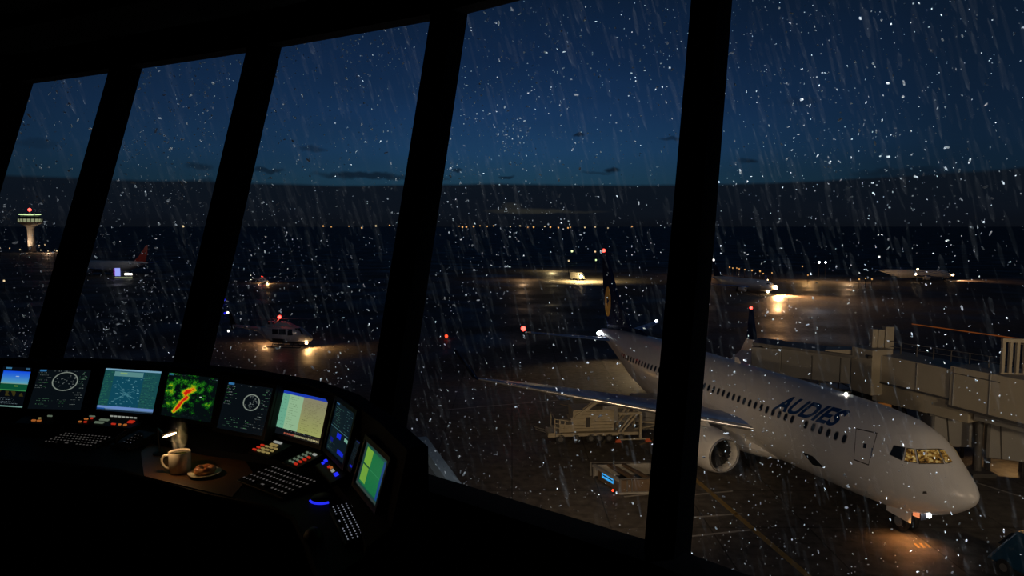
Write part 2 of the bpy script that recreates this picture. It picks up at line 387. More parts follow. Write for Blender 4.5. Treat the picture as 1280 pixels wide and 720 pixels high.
# ================================================================ airliner
def top_s(tb, x):
    xs = [p[0] for p in tb]
    return float(np.interp(x, xs, [p[1] for p in tb]))
TOP = [(0, 2.98), (.08, 3.14), (.25, 3.36), (.6, 3.68), (1.1, 4.03), (1.7, 4.45), (2.4, 4.98), (3.1, 5.36), (4.2, 5.68), (6, 5.88), (9, 5.95), (28, 5.95), (33, 5.88), (36, 5.72), (39, 5.42)]
BOT = [(0, 2.92), (.08, 2.74), (.25, 2.52), (.6, 2.22), (1.1, 1.9), (1.7, 1.64), (2.4, 1.4), (3.1, 1.24), (4.2, 1.08), (6, .98), (9, .95), (25, .95), (28, 1.3), (31, 2.1), (35, 3.5), (39, 4.85)]
HW = [(0, .03), (.08, .22), (.25, .44), (.6, .74), (1.1, 1.06), (1.7, 1.38), (2.4, 1.70), (3.1, 1.94), (4.2, 2.22), (6, 2.36), (9, 2.42), (26, 2.42), (30, 2.05), (34, 1.25), (37, .65), (39, .28)]
def sx_(x): return x+.25*max(0., 1-x/3.)
def fus_mesh(nseg=40, stations=None):
    mb = MB(); xs = stations or ([0, .04, .08, .16, .25, .4, .6, .85, 1.1, 1.4, 1.7, 2.0, 2.4, 2.8, 3.1, 3.6, 4.2, 5, 6, 7.5, 9]+list(np.arange(10, 26.1, 2))+[27, 28, 29, 30, 31, 32, 33, 34, 35, 36, 37, 38, 39])
    for x in xs:
        t, b, hw = top_s(TOP, x), top_s(BOT, x), top_s(HW, x); zc = (t+b)/2; rz = (t-b)/2
        for k in range(nseg):
            a = 2*math.pi*k/nseg; mb.v.append((-sx_(x), hw*math.sin(a), zc+rz*math.cos(a)))
    n = nseg
    for i in range(len(xs)-1):
        for k in range(n): mb.f.append((i*n+k, i*n+(k+1) % n, (i+1)*n+(k+1) % n, (i+1)*n+k))
    mb.f += [tuple(range(n)), tuple((len(xs)-1)*n+k for k in range(n))]; mb.m = [0]*len(mb.f)
    return mb
HD = -1.25
jet = empty('airliner', (20.98, 30.93, 0), HD, 'large white twin-engine airliner with AUDIES lettering parked at the jet bridge', 'airplane')
JM = Matrix.Translation((20.98, 30.93, 0)) @ Matrix.Rotation(HD, 4, 'Z'); JI = JM.inverted()
fm = fus_mesh(72)
fus = obj('fuselage', fm, 'fus', jet, smooth=60)
BV = BVHTree.FromPolygons([Vector(v) for v in fm.v], [f for f in fm.f])
CO = JI @ Vector((0, 0, EYE))
def hit(u, v):
    d = (JI.to_3x3() @ ray(u, v)).normalized()
    r = BV.ray_cast(CO, d)
    return (r[0], r[1]) if r[0] else (None, None)
def patch(quad, eps=.012, nu=8, nv=6, mirror=False):
    """curved panel on the fuselage skin between four photo corners"""
    mb = MB(); q = [Vector(p) for p in quad]; pts = []
    for j in range(nv+1):
        for i in range(nu+1):
            s, t = i/nu, j/nv
            p = (q[0]*(1-s)+q[1]*s)*(1-t)+(q[3]*(1-s)+q[2]*s)*t
            loc, nrm = hit(p.x, p.y)
            if loc is None:
                return None
            if nrm.dot(CO-loc) < 0: nrm = -nrm
            pts.append(loc+nrm*eps)
    if mirror: pts = [Vector((p.x, -p.y, p.z)) for p in pts]
    mb.add(pts, [(j*(nu+1)+i, j*(nu+1)+i+1, (j+1)*(nu+1)+i+1, (j+1)*(nu+1)+i) for j in range(nv) for i in range(nu)])
    return mb
def skin(x, z, side=-1, eps=.012):
    """point on the fuselage skin at station x aft of the nose and height z"""
    t, b, hw = top_s(TOP, x), top_s(BOT, x), top_s(HW, x); zc = (t+b)/2; rz = (t-b)/2
    c = max(-1, min(1, (z-zc)/rz)); y = hw*math.sqrt(1-c*c)
    n = Vector((0, side*y/(hw*hw), (z-zc)/(rz*rz))).normalized()
    return Vector((-x, side*y, z))+n*eps
# cockpit glazing
for lab, quad, mt in (('dark side cockpit window', ((1117.5, 557.5), (1131, 560), (1127.5, 575), (1112.6, 568)), 'winglass'),
                      ('small lit cockpit window', ((1133.6, 561), (1142.7, 562), (1145.8, 578), (1130.5, 576)), 'g_cockpit'),
                      ('wide lit windscreen pane', ((1145.8, 562.5), (1172, 562), (1179, 579), (1149.6, 579)), 'g_cockpit'),
                      ('lit windscreen pane across the nose', ((1173.5, 562), (1180, 563), (1190, 577), (1182, 579)), 'g_cockpit')):
    for mir in ((False, True) if quad[0][0] < 1140 else (False,)):
        grow = [((u-sum(p[0] for p in quad)/4)*1.08+sum(p[0] for p in quad)/4, (v-sum(p[1] for p in quad)/4)*1.14+sum(p[1] for p in quad)/4) for u, v in quad]
        a = patch([(p[0], p[1], 0) for p in grow], .01, mirror=mir); b = patch([(p[0], p[1], 0) for p in quad], .022, mirror=mir)
        if a and b:
            fr = obj('cockpit_window_frame', a, 'seam', jet, smooth=True); obj('pane', b, mt, fr, smooth=True, label=lab)
# forward door
def dquad(k, q=((1070, 535), (1097, 541), (1086, 582), (1067, 575))):
    cx = sum(p[0] for p in q)/4; cy = sum(p[1] for p in q)/4
    return [((p[0]-cx)*k+cx, (p[1]-cy)*k+cy, 0) for p in q]
d0 = patch(dquad(1.0), .006); d1 = patch(dquad(.93), .014)
dr = obj('cabin_door', d0, 'seam', jet, smooth=True, label='dark seam around the forward cabin door'); obj('door_skin', d1, 'fus', dr, smooth=True)
obj('door_window', patch([(1079.5, 554, 0), (1083.5, 555, 0), (1083, 560.5, 0), (1079, 560, 0)], .02, 3, 3), 'winglass', dr)
obj('door_handle', patch([(1090, 560, 0), (1091.5, 560, 0), (1090, 571, 0), (1088.7, 571, 0)], .03, 2, 3), 'alum', dr)
for q in (((1003, 565), (1016, 570), (1031, 585), (1016, 581)),):
    hd = obj('cargo_hatch', patch([(*p, 0) for p in q], .015), 'winglass', jet, smooth=True, label='dark open hatch low on the fuselage')
obj('static_port', patch([(1154, 614, 0), (1158, 614, 0), (1159, 617, 0), (1153, 617, 0)], .012, 2, 2), 'seam', jet)
# cabin windows
def oval(cx, cz, wx, hz, eps, n=14):
    mb = MB(); c = skin(cx, cz, -1, eps)
    vs = [c]
    for k in range(n):
        a = 2*math.pi*k/n; ca, sa = math.cos(a), math.sin(a)
        ex = abs(ca)**.7*(1 if ca > 0 else -1); ez = abs(sa)**.7*(1 if sa > 0 else -1)
        vs.append(skin(cx+ex*wx, cz+ez*hz, -1, eps))
    mb.add(vs, [(0, 1+k, 1+(k+1) % n) for k in range(n)]); return mb
nw = 48
for i in range(nw):
    t = i/(nw-1); x = 5.9+t*25.6; z = 4.32+.07*math.sin(t*math.pi)-.10*t*t
    if 5 < i < 7: continue
    a = oval(x, z, .155, .235, .008); b = oval(x, z, .115, .19, .016); 
    fr = obj('cabin_window', a, 'bridge2', jet); obj('pane', b, 'winglass', fr)
# airline name
def letters(word, x_left, x_right, zb, zt, slant):
    cu = bpy.data.curves.new('t', 'FONT'); cu.body = word; cu.size = 1; cu.offset = .035; cu.resolution_u = 5
    to = bpy.data.objects.new('t', cu); col.objects.link(to); bpy.context.view_layer.update()
    dg = bpy.context.evaluated_depsgraph_get(); me = bpy.data.meshes.new_from_object(to.evaluated_get(dg))
    import bmesh
    bm = bmesh.new(); bm.from_mesh(me)
    bmesh.ops.triangulate(bm, faces=bm.faces)
    for _ in range(3): 
        es = [e for e in bm.edges if e.calc_length() > .07]
        if es: bmesh.ops.subdivide_edges(bm, edges=es, cuts=1); bmesh.ops.triangulate(bm, faces=[f for f in bm.faces if len(f.verts) > 3])
    xs = [v.co.x for v in bm.verts]; ys = [v.co.y for v in bm.verts]; x0, x1, y0, y1 = min(xs), max(xs), min(ys), max(ys)
    for v in bm.verts:
        s = (v.co.x-x0)/(x1-x0); t = (v.co.y-y0)/(y1-y0)
        x = x_left+(x_right-x_left)*s; zz = zb(s)+(zt(s)-zb(s))*t
        v.co = skin(x-slant*(zz-zb(s)), zz, -1, .02)
    bm.to_mesh(me); bm.free(); me.materials.clear(); me.materials.append(M['letter'])
    o = bpy.data.objects.new('airline_name', me); col.objects.link(o); o.parent = jet
    bpy.data.objects.remove(to); return o
nm = letters('AUDIES', 11.45, 6.85, lambda s: 4.52+.16*s, lambda s: 5.38+.16*s, .55)
tag(nm, label='navy italic word AUDIES')

def wing_mesh(st, thick=.11, side=-1, n=10):
    """st = list of (x_le, y, z_le, chord, z_te); airfoil loft"""
    mb = MB(); prof = [(1, 0), (.7, .55), (.4, .9), (.2, 1), (.08, .75), (.02, .4), (0, 0), (.02, -.25), (.1, -.4), (.4, -.45), (.8, -.2)]
    m = len(prof)
    for (x, y, z, c, zt) in st:
        for (px, pz) in prof:
            mb.v.append((-(x+c*px), side*y, z+(zt-z)*px+pz*thick*c*.55))
    for i in range(len(st)-1):
        for k in range(m): mb.f.append((i*m+k, i*m+(k+1) % m, (i+1)*m+(k+1) % m, (i+1)*m+k)); mb.m.append(0)
    mb.f += [tuple(range(m)), tuple((len(st)-1)*m+k for k in range(m))]; mb.m += [0, 0]
    return mb
WS = [(13.1, 2.2, 2.89, 7.2, 2.69), (16.13, 7.58, 3.7, 4.6, 3.7), (19.15, 12.76, 4.5, 2.9, 4.5), (21.75, 17.2, 5.19, 1.5, 5.0)]
wg = obj('wing', wing_mesh(WS), 'wing', jet, smooth=50, label='near wing with bare metal leading edge')
le = MB(); le.tube([(-s[0]+.06, -s[1], s[2]+.02) for s in WS], [.17, .14, .11, .07], 10)
obj('leading_edge', le, 'alum', wg, smooth=True)
wl = MB()
def plate(pts, th, mb, mi=0):
    c = Vector(th); mb.hexa([Vector(p)-c/2 for p in pts], [Vector(p)+c/2 for p in pts], mi); return mb
plate([(-21.75, -17.2, 5.15), (-23.25, -17.2, 5.05), (-24.0, -18.3, 6.9), (-22.9, -18.35, 6.95)], (0, .09, .03), wl)
obj('winglet', wl, 'navy', wg, label='navy winglet')
for (x, y) in ((19.9, 5.6), (20.7, 8.9), (21.3, 12.0)):
    fl = MB(); fl.tube([(-x+2.4, -y, 3.3+(y-5)*.12), (-x+1.2, -y, 3.1+(y-5)*.12), (-x-.6, -y, 3.2+(y-5)*.12)], [.06, .2, .05], 8); obj('flap_fairing', fl, 'wing', wg, smooth=True)
# far wing
WF = [(15.2, 2.2, 2.6, 6.4, 2.5), (22, 6, 2.7, 5.2, 2.6), (27.4, 9.2, 2.9, 4.6, 2.7)]
wf = obj('wing', wing_mesh(WF, side=1), 'wing', jet, smooth=50)
wl2 = MB()
plate([(-27.4, 9.2, 2.9), (-32.2, 9.2, 2.75), (-31.0, 9.9, 4.1), (-30.4, 10, 5.25), (-29.05, 10, 5.25), (-28.55, 9.9, 4.3), (-27.9, 9.6, 3.5)], (0, .14, .0), wl2)
w2 = obj('winglet', wl2, 'fus', wf, label='white foot of the far winglet')
wl3 = MB(); plate([(-30.4, 10, 5.25), (-29.05, 10, 5.25), (-29.78, 10.05, 7.9), (-30.15, 10.05, 7.9)], (0, .14, 0), wl3)
obj('winglet_tip', wl3, 'navy', wf, label='navy top of the far winglet')
tl = MB(); tl.ball((-30, 10.05, 8.0), .13); obj('beacon', tl, 'g_red', wf)
# tail fin
fn = MB(); FP = [(29.6, 5.75), (31.88, 5.72), (32.92, 6.3), (34.79, 7.9), (36.61, 10.08), (38.17, 12.3), (38.53, 12.75), (39.3, 12.75), (39.2, 11.8), (38.96, 9.29), (38.3, 7.0), (37.99, 5.5)]
vs = []
cx, cz = 36.3, 8.2
for sgn in (-1, 1):
    for (x, z) in FP:
        vs.append((-x, 0, z))
fn.v = [(-x, 0, z) for x, z in FP]+[(-(cx+(x-cx)*.72), -.17, cz+(z-cz)*.8) for x, z in FP]+[(-(cx+(x-cx)*.72), .17, cz+(z-cz)*.8) for x, z in FP]
n = len(FP)
for i in range(n):
    j = (i+1) % n; fn.f += [(i, j, n+j, n+i), (i, 2*n+i, 2*n+j, j)]
fn.f += [tuple(range(n, 2*n)), tuple(range(2*n, 3*n))]; fn.m = [0]*len(fn.f)
fin = obj('tail_fin', fn, 'navy', jet, label='navy tail fin')
rd = MB(); c = (37.55, 8.15); vs = [(-c[0], -.2, c[1])]+[(-(c[0]+.62*math.cos(a)), -.19, c[1]+1.42*math.sin(a)) for a in np.linspace(0, 2*math.pi, 25)[:-1]]
rd.add(vs, [(0, 1+k, 1+(k+1) % 24) for k in range(24)]); ro = obj('roundel', rd, 'yellow', fin, label='yellow oval emblem with a dark bird')
bd = MB(); B = [(-.42, -.25), (-.1, .05), (-.3, .42), (-.02, .25), (.1, .75), (.16, .2), (.42, .3), (.15, -.05), (.05, -.6), (-.05, -.15)]
bd.add([(-c[0]+x, -.21, c[1]+z*.8) for x, z in B], [tuple(range(len(B)))]); obj('emblem_bird', bd, 'navy', fin)
tl = MB(); tl.ball((-38.9, 0, 12.85), .17); obj('beacon', tl, 'g_red', jet)
# tailplanes
st1 = obj('tailplane', wing_mesh([(35.3, .5, 4.75, 3.2, 4.65), (39.6, 7.1, 5.22, 1.6, 5.1)], side=-1), 'wing', jet, smooth=50)
st2 = obj('tailplane', wing_mesh([(34.6, .5, 5.1, 3.0, 5.0), (37.9, 5.5, 5.85, 1.3, 5.75)], side=1), 'wing', jet, smooth=50)
tl = MB(); tl.ball((-41.7, -7.1, 5.33), .24); obj('beacon', tl, 'g_red', st1)
tl = MB(); tl.ball((-38.6, 5.6, 5.9), .14); obj('navigation_light', tl, 'g_cool', st2)
tc_ = MB(); tc_.lathe([(.25, 0), (.2, .3), (.12, .5)], (-39.0, 0, 5.13), 'X', 16); 
for i, v in enumerate(tc_.v): tc_.v[i] = (-39.0-(v[0]+39.0), v[1], v[2])
obj('tail_cone', tc_, 'darkmetal', jet, smooth=True)
tl = MB(); tl.ball((-38.75, -.5, 4.98), .2); obj('tail_light', tl, 'g_cool', jet)
# engines
def engine(side, tagl=None):
    y = side*4.8; zc = 1.72; x0 = -12.35
    mb = MB(); pr = [(.98, 0), (1.06, -.06), (1.16, -.3), (1.27, -.9), (1.3, -1.6), (1.24, -2.4), (1.1, -3.2), (.9, -4.0), (.84, -4.0), (1.0, -3.0), (1.0, -1.0), (.9, -.5), (.92, -.08)]
    mb.lathe([(r, h) for r, h in pr], (x0, y, zc), 'X', 40, close=True)
    e = obj('engine', mb, 'fus', jet, smooth=50)
    if tagl: tag(e, label=tagl)
    lp = MB(); lp.torus((x0-.02, y, zc), .985, .07, 40, 8, axis='X'); obj('intake_lip', lp, 'alum', e, smooth=True)
    fb = MB(); fb.lathe([(.9, 0), (.001, .001)], (x0-.75, y, zc), 'X', 30)
    for k in range(20):
        a = 2*math.pi*k/20; c_, s_ = math.cos(a), math.sin(a)
        fb.add([(x0-.7, y+.2*c_, zc+.2*s_), (x0-.62, y+.2*math.cos(a+.25), zc+.2*math.sin(a+.25)), (x0-.56, y+.88*math.cos(a+.3), zc+.88*math.sin(a+.3)), (x0-.7, y+.88*math.cos(a+.06), zc+.88*math.sin(a+.06))], [(0, 1, 2, 3)])
    obj('fan', fb, 'black', e)
    sp = MB(); sp.lathe([(.001, .35), (.1, .28), (.2, .1), (.26, -.1)], (x0-.55, y, zc), 'X', 20)
    so = obj('spinner', sp, 'black', e, smooth=True)
    sw = MB(); pts = []
    for k in range(10):
        a = 1.2+k*.42; r = .05+.014*k; pts.append((x0-.55+.34-r*1.05, y+r*math.cos(a), zc+r*math.sin(a)))
    sw.tube(pts, .02, 5); obj('spinner_swirl', sw, 'paintwhite', e)
    cn = MB(); cn.lathe([(.7, -3.4), (.6, -4.4), (.3, -5.1), (.02, -5.4)], (x0, y, zc), 'X', 24); obj('exhaust_cone', cn, 'darkmetal', e, smooth=True)
    py = MB(); py.hexa([(x0-1.2, y-.14, zc+1.1), (x0-4.6, y-.14, zc+.8), (x0-4.6, y+.14, zc+.8), (x0-1.2, y+.14, zc+1.1)], [(x0-2.2, y-.1, zc+1.6), (x0-5.2, y-.1, zc+1.75), (x0-5.2, y+.1, zc+1.75), (x0-2.2, y+.1, zc+1.6)])
    obj('pylon', py, 'fus', e)
engine(-1, 'near engine with dark fan intake'); engine(1)
# gear
def wheel(name, loc, r, wd, parent, hub='alum'):
    mb = MB(); mb.lathe([(r*.55, -wd/2), (r*.92, -wd/2), (r, -wd*.3), (r, wd*.3), (r*.92, wd/2), (r*.55, wd/2)], loc, 'Y', 24)
    o = obj(name, mb, 'black', parent, smooth=50)
    hb = MB(); hb.lathe([(.001, -wd*.52), (r*.5, -wd*.54), (r*.5, wd*.54), (.001, wd*.52)], loc, 'Y', 16); obj('hub', hb, hub, o, smooth=50)
    return o
ng = MB(); ng.tube([(-4.0, 0, .45), (-4.0, 0, 1.5)], .1, 12); ng.tube([(-4.0, -.34, .48), (-4.0, .34, .48)], .06, 8); ng.tube([(-4.0, 0, .8), (-3.0, 0, 1.4)], .05, 8)
nn = obj('nose_gear', ng, 'alum', jet, smooth=True)
wheel('wheel', (-4.0, -.3, .5), .5, .26, nn); wheel('wheel', (-4.0, .3, .5), .5, .26, nn)
gd = MB(); gd.hexa([(-4.65, -.52, 1.38), (-3.2, -.5, 1.38), (-3.2, -.55, .72), (-4.62, -.57, .85)], [(-4.65, -.47, 1.38), (-3.2, -.45, 1.38), (-3.2, -.5, .72), (-4.62, -.52, .85)])
obj('gear_door', gd, 'fus', nn)
lb = MB(); lb.box((-2.86, -.35, 1.36), (.5, .4, .5)); lbo = obj('taxi_light_housing', lb, 'darkmetal', nn)
lp = MB(); lp.box((-2.86, -.565, 1.36), (.36, .04, .34)); obj('taxi_light', lp, glow('taxi_lamp', (1, .3, .12), .9), lbo)
l2 = MB(); l2.ball((-2.35, -.35, 1.42), .11); obj('landing_light', l2, 'g_cool', nn)
light('SPOT', (-2.9, -.75, 1.25), 260, (1, .40, .10), .1, jet, aim=(-2.7, -1.1, 0), angle=135, blend=1)
for s in (-1, 1):
    mg = MB(); mg.tube([(-19.6, s*2.9, .55), (-19.6, s*2.7, 3)], .16, 12); mg.tube([(-19.6, s*3.4, .55), (-19.6, s*2.4, .55)], .08, 8)
    mo = obj('main_gear', mg, 'alum', jet, smooth=True)
    wheel('wheel', (-19.6, s*3.3, .56), .56, .38, mo); wheel('wheel', (-19.6, s*2.5, .56), .56, .38, mo)
bf = MB(); bf.ball((-16.6, 0, 1.5), 1, 24, sc=(5.2, 2.5, .95)); obj('belly_fairing', bf, 'fus', jet, smooth=True)
an = MB(); an.hexa([(-17.6, -.03, 5.93), (-18.2, -.03, 5.93), (-18.2, .03, 5.93), (-17.6, .03, 5.93)], [(-17.85, -.01, 6.3), (-18.2, -.01, 6.3), (-18.2, .01, 6.3), (-17.85, .01, 6.3)]); obj('antenna', an, 'fus', jet)
l3 = MB(); l3.ball((-8.2, 0, 6.0), .07); obj('beacon', l3, 'g_white', jet)

# ---------------------------------------------------------------- smaller jets far out
def small_jet(loc, hd, s, label, finm='navy', lights=True, name='distant_airliner'):
    t = empty(name, loc, hd, label, 'airplane'); t.scale = (s, s, s)
    obj('fuselage', fus_mesh(20, [0, .08, .25, .6, 1.1, 1.7, 2.4, 4.2, 6, 9, 26, 28, 31, 35, 39]), 'fus', t, smooth=60)
    for sd in (-1, 1):
        wo_ = obj('wing', wing_mesh([(13.1, 2.2, 2.3, 7.2, 2.2), (21.5, 17.2, 3.8, 1.6, 3.7)], side=sd), 'wing', t, smooth=50)
        a = MB(); plate([(-21.6, sd*17.2, 3.7), (-23.1, sd*17.2, 3.7), (-24, sd*17.8, 6.2), (-23, sd*17.8, 6.2)], (0, .12, 0), a); obj('winglet', a, 'wing', wo_)
        if lights: a = MB(); a.ball((-22.6, sd*17.7, 4.2), .42/s**.5*.75, 8); obj('navigation_light', a, 'g_warm', wo_)
        obj('tailplane', wing_mesh([(35.3, .5, 4.9, 3.2, 4.8), (38.5, 6.5, 5.4, 1.6, 5.3)], side=sd), 'wing', t, smooth=50)
        e = MB(); e.lathe([(.9, 0), (1.1, -.3), (1.15, -1.5), (.8, -4), (.7, -4), (.9, -1), (.85, -.1)], (-12.3, sd*4.8, 1.5), 'X', 18, close=True); obj('engine', e, 'fus', t, smooth=True)
        mg = MB(); mg.tube([(-19.6, sd*2.9, .3), (-19.6, sd*2.7, 2)], .2, 8); mg.lathe([(.001, -.3), (.55, -.3), (.55, .3), (.001, .3)], (-19.6, sd*2.9, .55), 'Y', 14); obj('main_gear', mg, 'black', t)
    f = MB(); vs = [(-x, y, z) for y in (-.15, .15) for x, z in FP]; k = len(FP); f.add(vs, [tuple(range(k)), tuple(range(k, 2*k))]+[(i, (i+1) % k, k+(i+1) % k, k+i) for i in range(k)]); obj('tail_fin', f, finm, t)
    mg = MB(); mg.tube([(-4, 0, .3), (-4, 0, 1.5)], .12, 8); mg.lathe([(.001, -.3), (.5, -.3), (.5, .3), (.001, .3)], (-4, 0, .5), 'Y', 14); obj('nose_gear', mg, 'black', t)
    cw = MB()
    wn = MB(); 
    for sd in (-1, 1): wn.hexa([skin(1.9, 4.3, sd, .0), skin(3.2, 4.3, sd, .0), skin(3.2, 4.75, sd, .0), skin(2.3, 4.7, sd, .0)], [skin(1.9, 4.3, sd, .05), skin(3.2, 4.3, sd, .05), skin(3.2, 4.75, sd, .05), skin(2.3, 4.7, sd, .05)])
    obj('windscreen', wn, 'winglass', t)
    return t
def add_ball(name, parent, p, r, mat): a = MB(); a.ball(p, r, 10); return obj(name, a, mat, parent)
j1 = small_jet((58.0, 157, 0), math.atan2(-.9, .42), .52, 'distant airliner with glaring nose light on the taxiway, right of the near one\'s tail')
j1['label'] = 'distant airliner taxiing towards us with glaring orange-white nose lights'
add_ball('landing_light', j1, (.3, 0, 3.2), .85, 'g_warm'); add_ball('landing_light', j1, (-3.4, -.6, 1.1), .5, 'g_warm'); add_ball('tail_light', j1, (-38.8, 0, 13.1), .5, 'g_soft')
light('SPOT', (1.8, 0, 2.2), 42000, (1, .50, .20), .3, j1, aim=(6, 0, 0), angle=140, blend=1)
j2 = small_jet(tuple(at(1190, 350.5)), math.atan2(-.3, .95), .48, 'distant airliner seen side-on at the far right edge of the airfield')
add_ball('landing_light', j2, (.3, 0, 3.2), .55, 'g_warm'); add_ball('tail_light', j2, (-38.8, 0, 13.1), .6, 'g_soft'); add_ball('beacon', j2, (-18, 0, 6.2), .5, 'g_warm')
light('POINT', (61, 143, 10), 900, (.8, .85, 1), .4)  # added fill with no lamp behind it, brightens the taxiing airliner's body
light('SPOT', (1.5, 0, 2.3), 9000, (1, .5, .25), .3, j2, aim=(9, 0, 0), angle=120, blend=1)
j3 = small_jet((-141, 226, 0), math.radians(172), .72, 'distant unlit airliner with a red tail fin, far left', 'redfin', lights=False)
light('POINT', (-118, 214, 9), 170, (1, .9, .8), .4)  # added fill beside the far-left airliner, brightens its red fin

# ================================================================ helicopter
def helicopter(loc, rz, label, s=1.):
    t = empty('helicopter', loc, rz, label, 'helicopter'); t.scale = (s, s, s)
    st = [(4.9, .05, 1.35, 1.25), (4.6, .55, 1.75, .85), (4.0, .8, 2.15, .6), (3.2, .95, 2.75, .5), (2.4, 1.02, 3.1, .45), (1, 1.05, 3.2, .45), (-1, 1.0, 3.2, .5), (-2, .8, 3.05, .8), (-2.8, .5, 2.9, 1.5), (-3.6, .3, 2.75, 2.05)]
    mb = MB(); n = 20
    for x, hw, tp, bt in st:
        for k in range(n):
            a = 2*math.pi*k/n; cs, sn = math.cos(a), math.sin(a)
            mb.v.append((x, hw*math.copysign(abs(sn)**.8, sn), (tp+bt)/2+(tp-bt)/2*math.copysign(abs(cs)**.8, cs)))
    for i in range(len(st)-1):
        for k in range(n): mb.f.append((i*n+k, i*n+(k+1) % n, (i+1)*n+(k+1) % n, (i+1)*n+k))
    mb.f += [tuple(range(n)), tuple((len(st)-1)*n+k for k in range(n))]; mb.m = [0]*len(mb.f)
    for f_i, f in enumerate(mb.f):
        cz_ = sum(mb.v[i][2] for i in f)/len(f); cx_ = sum(mb.v[i][0] for i in f)/len(f)
        if cz_ < 1.15-.06*cx_: mb.m[f_i] = 1
    obj('fuselage', mb, ['heli', 'helidark'], t, smooth=50)
    cowl = MB(); cowl.hexa([(2.2, -.6, 3.05), (-2.4, -.5, 2.95), (-2.4, .5, 2.95), (2.2, .6, 3.05)], [(.9, -.35, 3.75), (-1.9, -.35, 3.7), (-1.9, .35, 3.7), (.9, .35, 3.75)]); bevel(obj('engine_cowling', cowl, 'heli', t), .12)
    for x in (-1.55, -.8):
        ex = MB(); ex.tube([(x, -.3, 3.4), (x-.1, -.62, 3.5)], .15, 10); obj('exhaust', ex, 'black', t)
    boom = MB(); boom.tube([(-3.3, 0, 2.45), (-5.5, 0, 2.75), (-7.6, 0, 2.95)], [.36, .24, .15], 14); obj('tail_boom', boom, 'heli', t, smooth=True)
    fn_ = MB(); fn_.hexa([(-7.0, -.06, 2.8), (-7.8, -.06, 2.7), (-8.3, -.06, 4.7), (-7.8, -.06, 4.8)], [(-7.0, .06, 2.8), (-7.8, .06, 2.7), (-8.3, .06, 4.7), (-7.8, .06, 4.8)])
    fn_.hexa([(-7.2, -.05, 2.8), (-7.9, -.05, 2.8), (-8.1, -.05, 2.1), (-7.8, -.05, 2.1)], [(-7.2, .05, 2.8), (-7.9, .05, 2.8), (-8.1, .05, 2.1), (-7.8, .05, 2.1)])
    obj('tail_fin', fn_, 'helidark', t)
    sb = MB(); sb.box((-6.0, 0, 2.8), (.7, 2.4, .06)); obj('tailplane', sb, 'heli', t)
    for k in range(3):
        a = 2*math.pi*k/3+.4; tb = MB(); tb.bar((-7.9, -.2, 3.9), (-7.9+.9*math.cos(a), -.2, 3.9+.9*math.sin(a)), .14, .03); obj('tail_rotor_blade', tb, 'helidark', t)
    ms = MB(); ms.tube([(-.2, 0, 3.7), (-.2, 0, 4.05)], .12, 12); ms.ball((-.2, 0, 4.05), .22, 12, sc=(1, 1, .5)); obj('rotor_mast', ms, 'darkmetal', t, smooth=True)
    for k in range(4):
        a = math.pi/2*k+.32; c_, s_ = math.cos(a), math.sin(a); b = MB()
        b.hexa([(-.2+.15*c_-.1*s_, .15*s_+.1*c_, 4.05), (-.2+5.1*c_-.13*s_, 5.1*s_+.13*c_, 3.98), (-.2+5.1*c_+.13*s_, 5.1*s_-.13*c_, 3.98), (-.2+.15*c_+.1*s_, .15*s_-.1*c_, 4.05)],
               [(-.2+.15*c_-.1*s_, .15*s_+.1*c_, 4.09), (-.2+5.1*c_-.13*s_, 5.1*s_+.13*c_, 4.01), (-.2+5.1*c_+.13*s_, 5.1*s_-.13*c_, 4.01), (-.2+.15*c_+.1*s_, .15*s_-.1*c_, 4.09)])
        obj('rotor_blade', b, 'steel', t)
    def side_win(nm_, q):
        for sd in (-1, 1):
            b = MB(); b.hexa([(x, sd*(y+.015), z) for x, y, z in q], [(x, sd*(y-.08), z) for x, y, z in q]); obj(nm_, b, 'winglass', t)
    side_win('side_window', [(-.9, 1.0, 1.95), (.0, 1.05, 1.95), (.0, .98, 2.7), (-.9, .96, 2.7)])
    side_win('side_window', [(.15, 1.05, 1.9), (1.25, 1.06, 1.9), (1.15, .98, 2.72), (.15, .98, 2.72)])
    side_win('door_window', [(1.5, 1.06, 1.8), (2.3, 1.04, 1.85), (2.15, .94, 2.72), (1.5, .97, 2.72)])
    ws = MB(); ws.hexa([(2.55, -.98, 1.95), (3.85, -.8, 1.95), (3.1, -.55, 2.8), (2.5, -.75, 2.85)], [(2.55, .98, 1.95), (3.85, .8, 1.95), (3.1, .55, 2.8), (2.5, .75, 2.85)]); bevel(obj('windscreen', ws, 'winglass', t), .08)
    for sd in (-1, 1):
        sk = MB(); sk.tube([(3.6, sd*1.1, .22), (3.3, sd*1.1, .07), (-1.8, sd*1.1, .07)], .06, 8); so = obj('skid', sk, 'darkmetal', t, smooth=True)
        for x in (2.2, -1.0):
            s2 = MB(); s2.tube([(x, sd*1.1, .08), (x, sd*.6, .65)], .045, 8); obj('skid_strut', s2, 'darkmetal', so)
    add_ball('landing_light', t, (4.25, -.75, .75), .2, 'g_warm'); add_ball('beacon', t, (-.2, 0, 4.35), .26, 'g_red')
    add_ball('tail_light', t, (-8.35, -.05, 4.85), .17, 'g_soft'); add_ball('tail_light', t, (-8.35, -.05, 2.1), .17, 'g_soft')
    light('SPOT', (4.5, -1.0, 1.0), 2600*s, (1, .55, .2), .15, t, aim=(6.0, -1.2, 0), angle=150, blend=1)
    light('POINT', (1.5, -4.5, 3), 16, (1, .85, .8), .15, t)
    light('POINT', (-3.5, 1.8, 1.2), 420*s, (1, .5, .2), .15, t)
    light('POINT', (-.2, 0, 4.8), 60, (1, .1, .05), .1, t)
    return t
helicopter(tuple(at(352, 433)), -.16, 'grey helicopter with red rotor beacon parked on the dark apron', .86)
helicopter(tuple(at(328, 354)), -.3, 'tiny distant helicopter glowing orange beyond the grey one', .42)

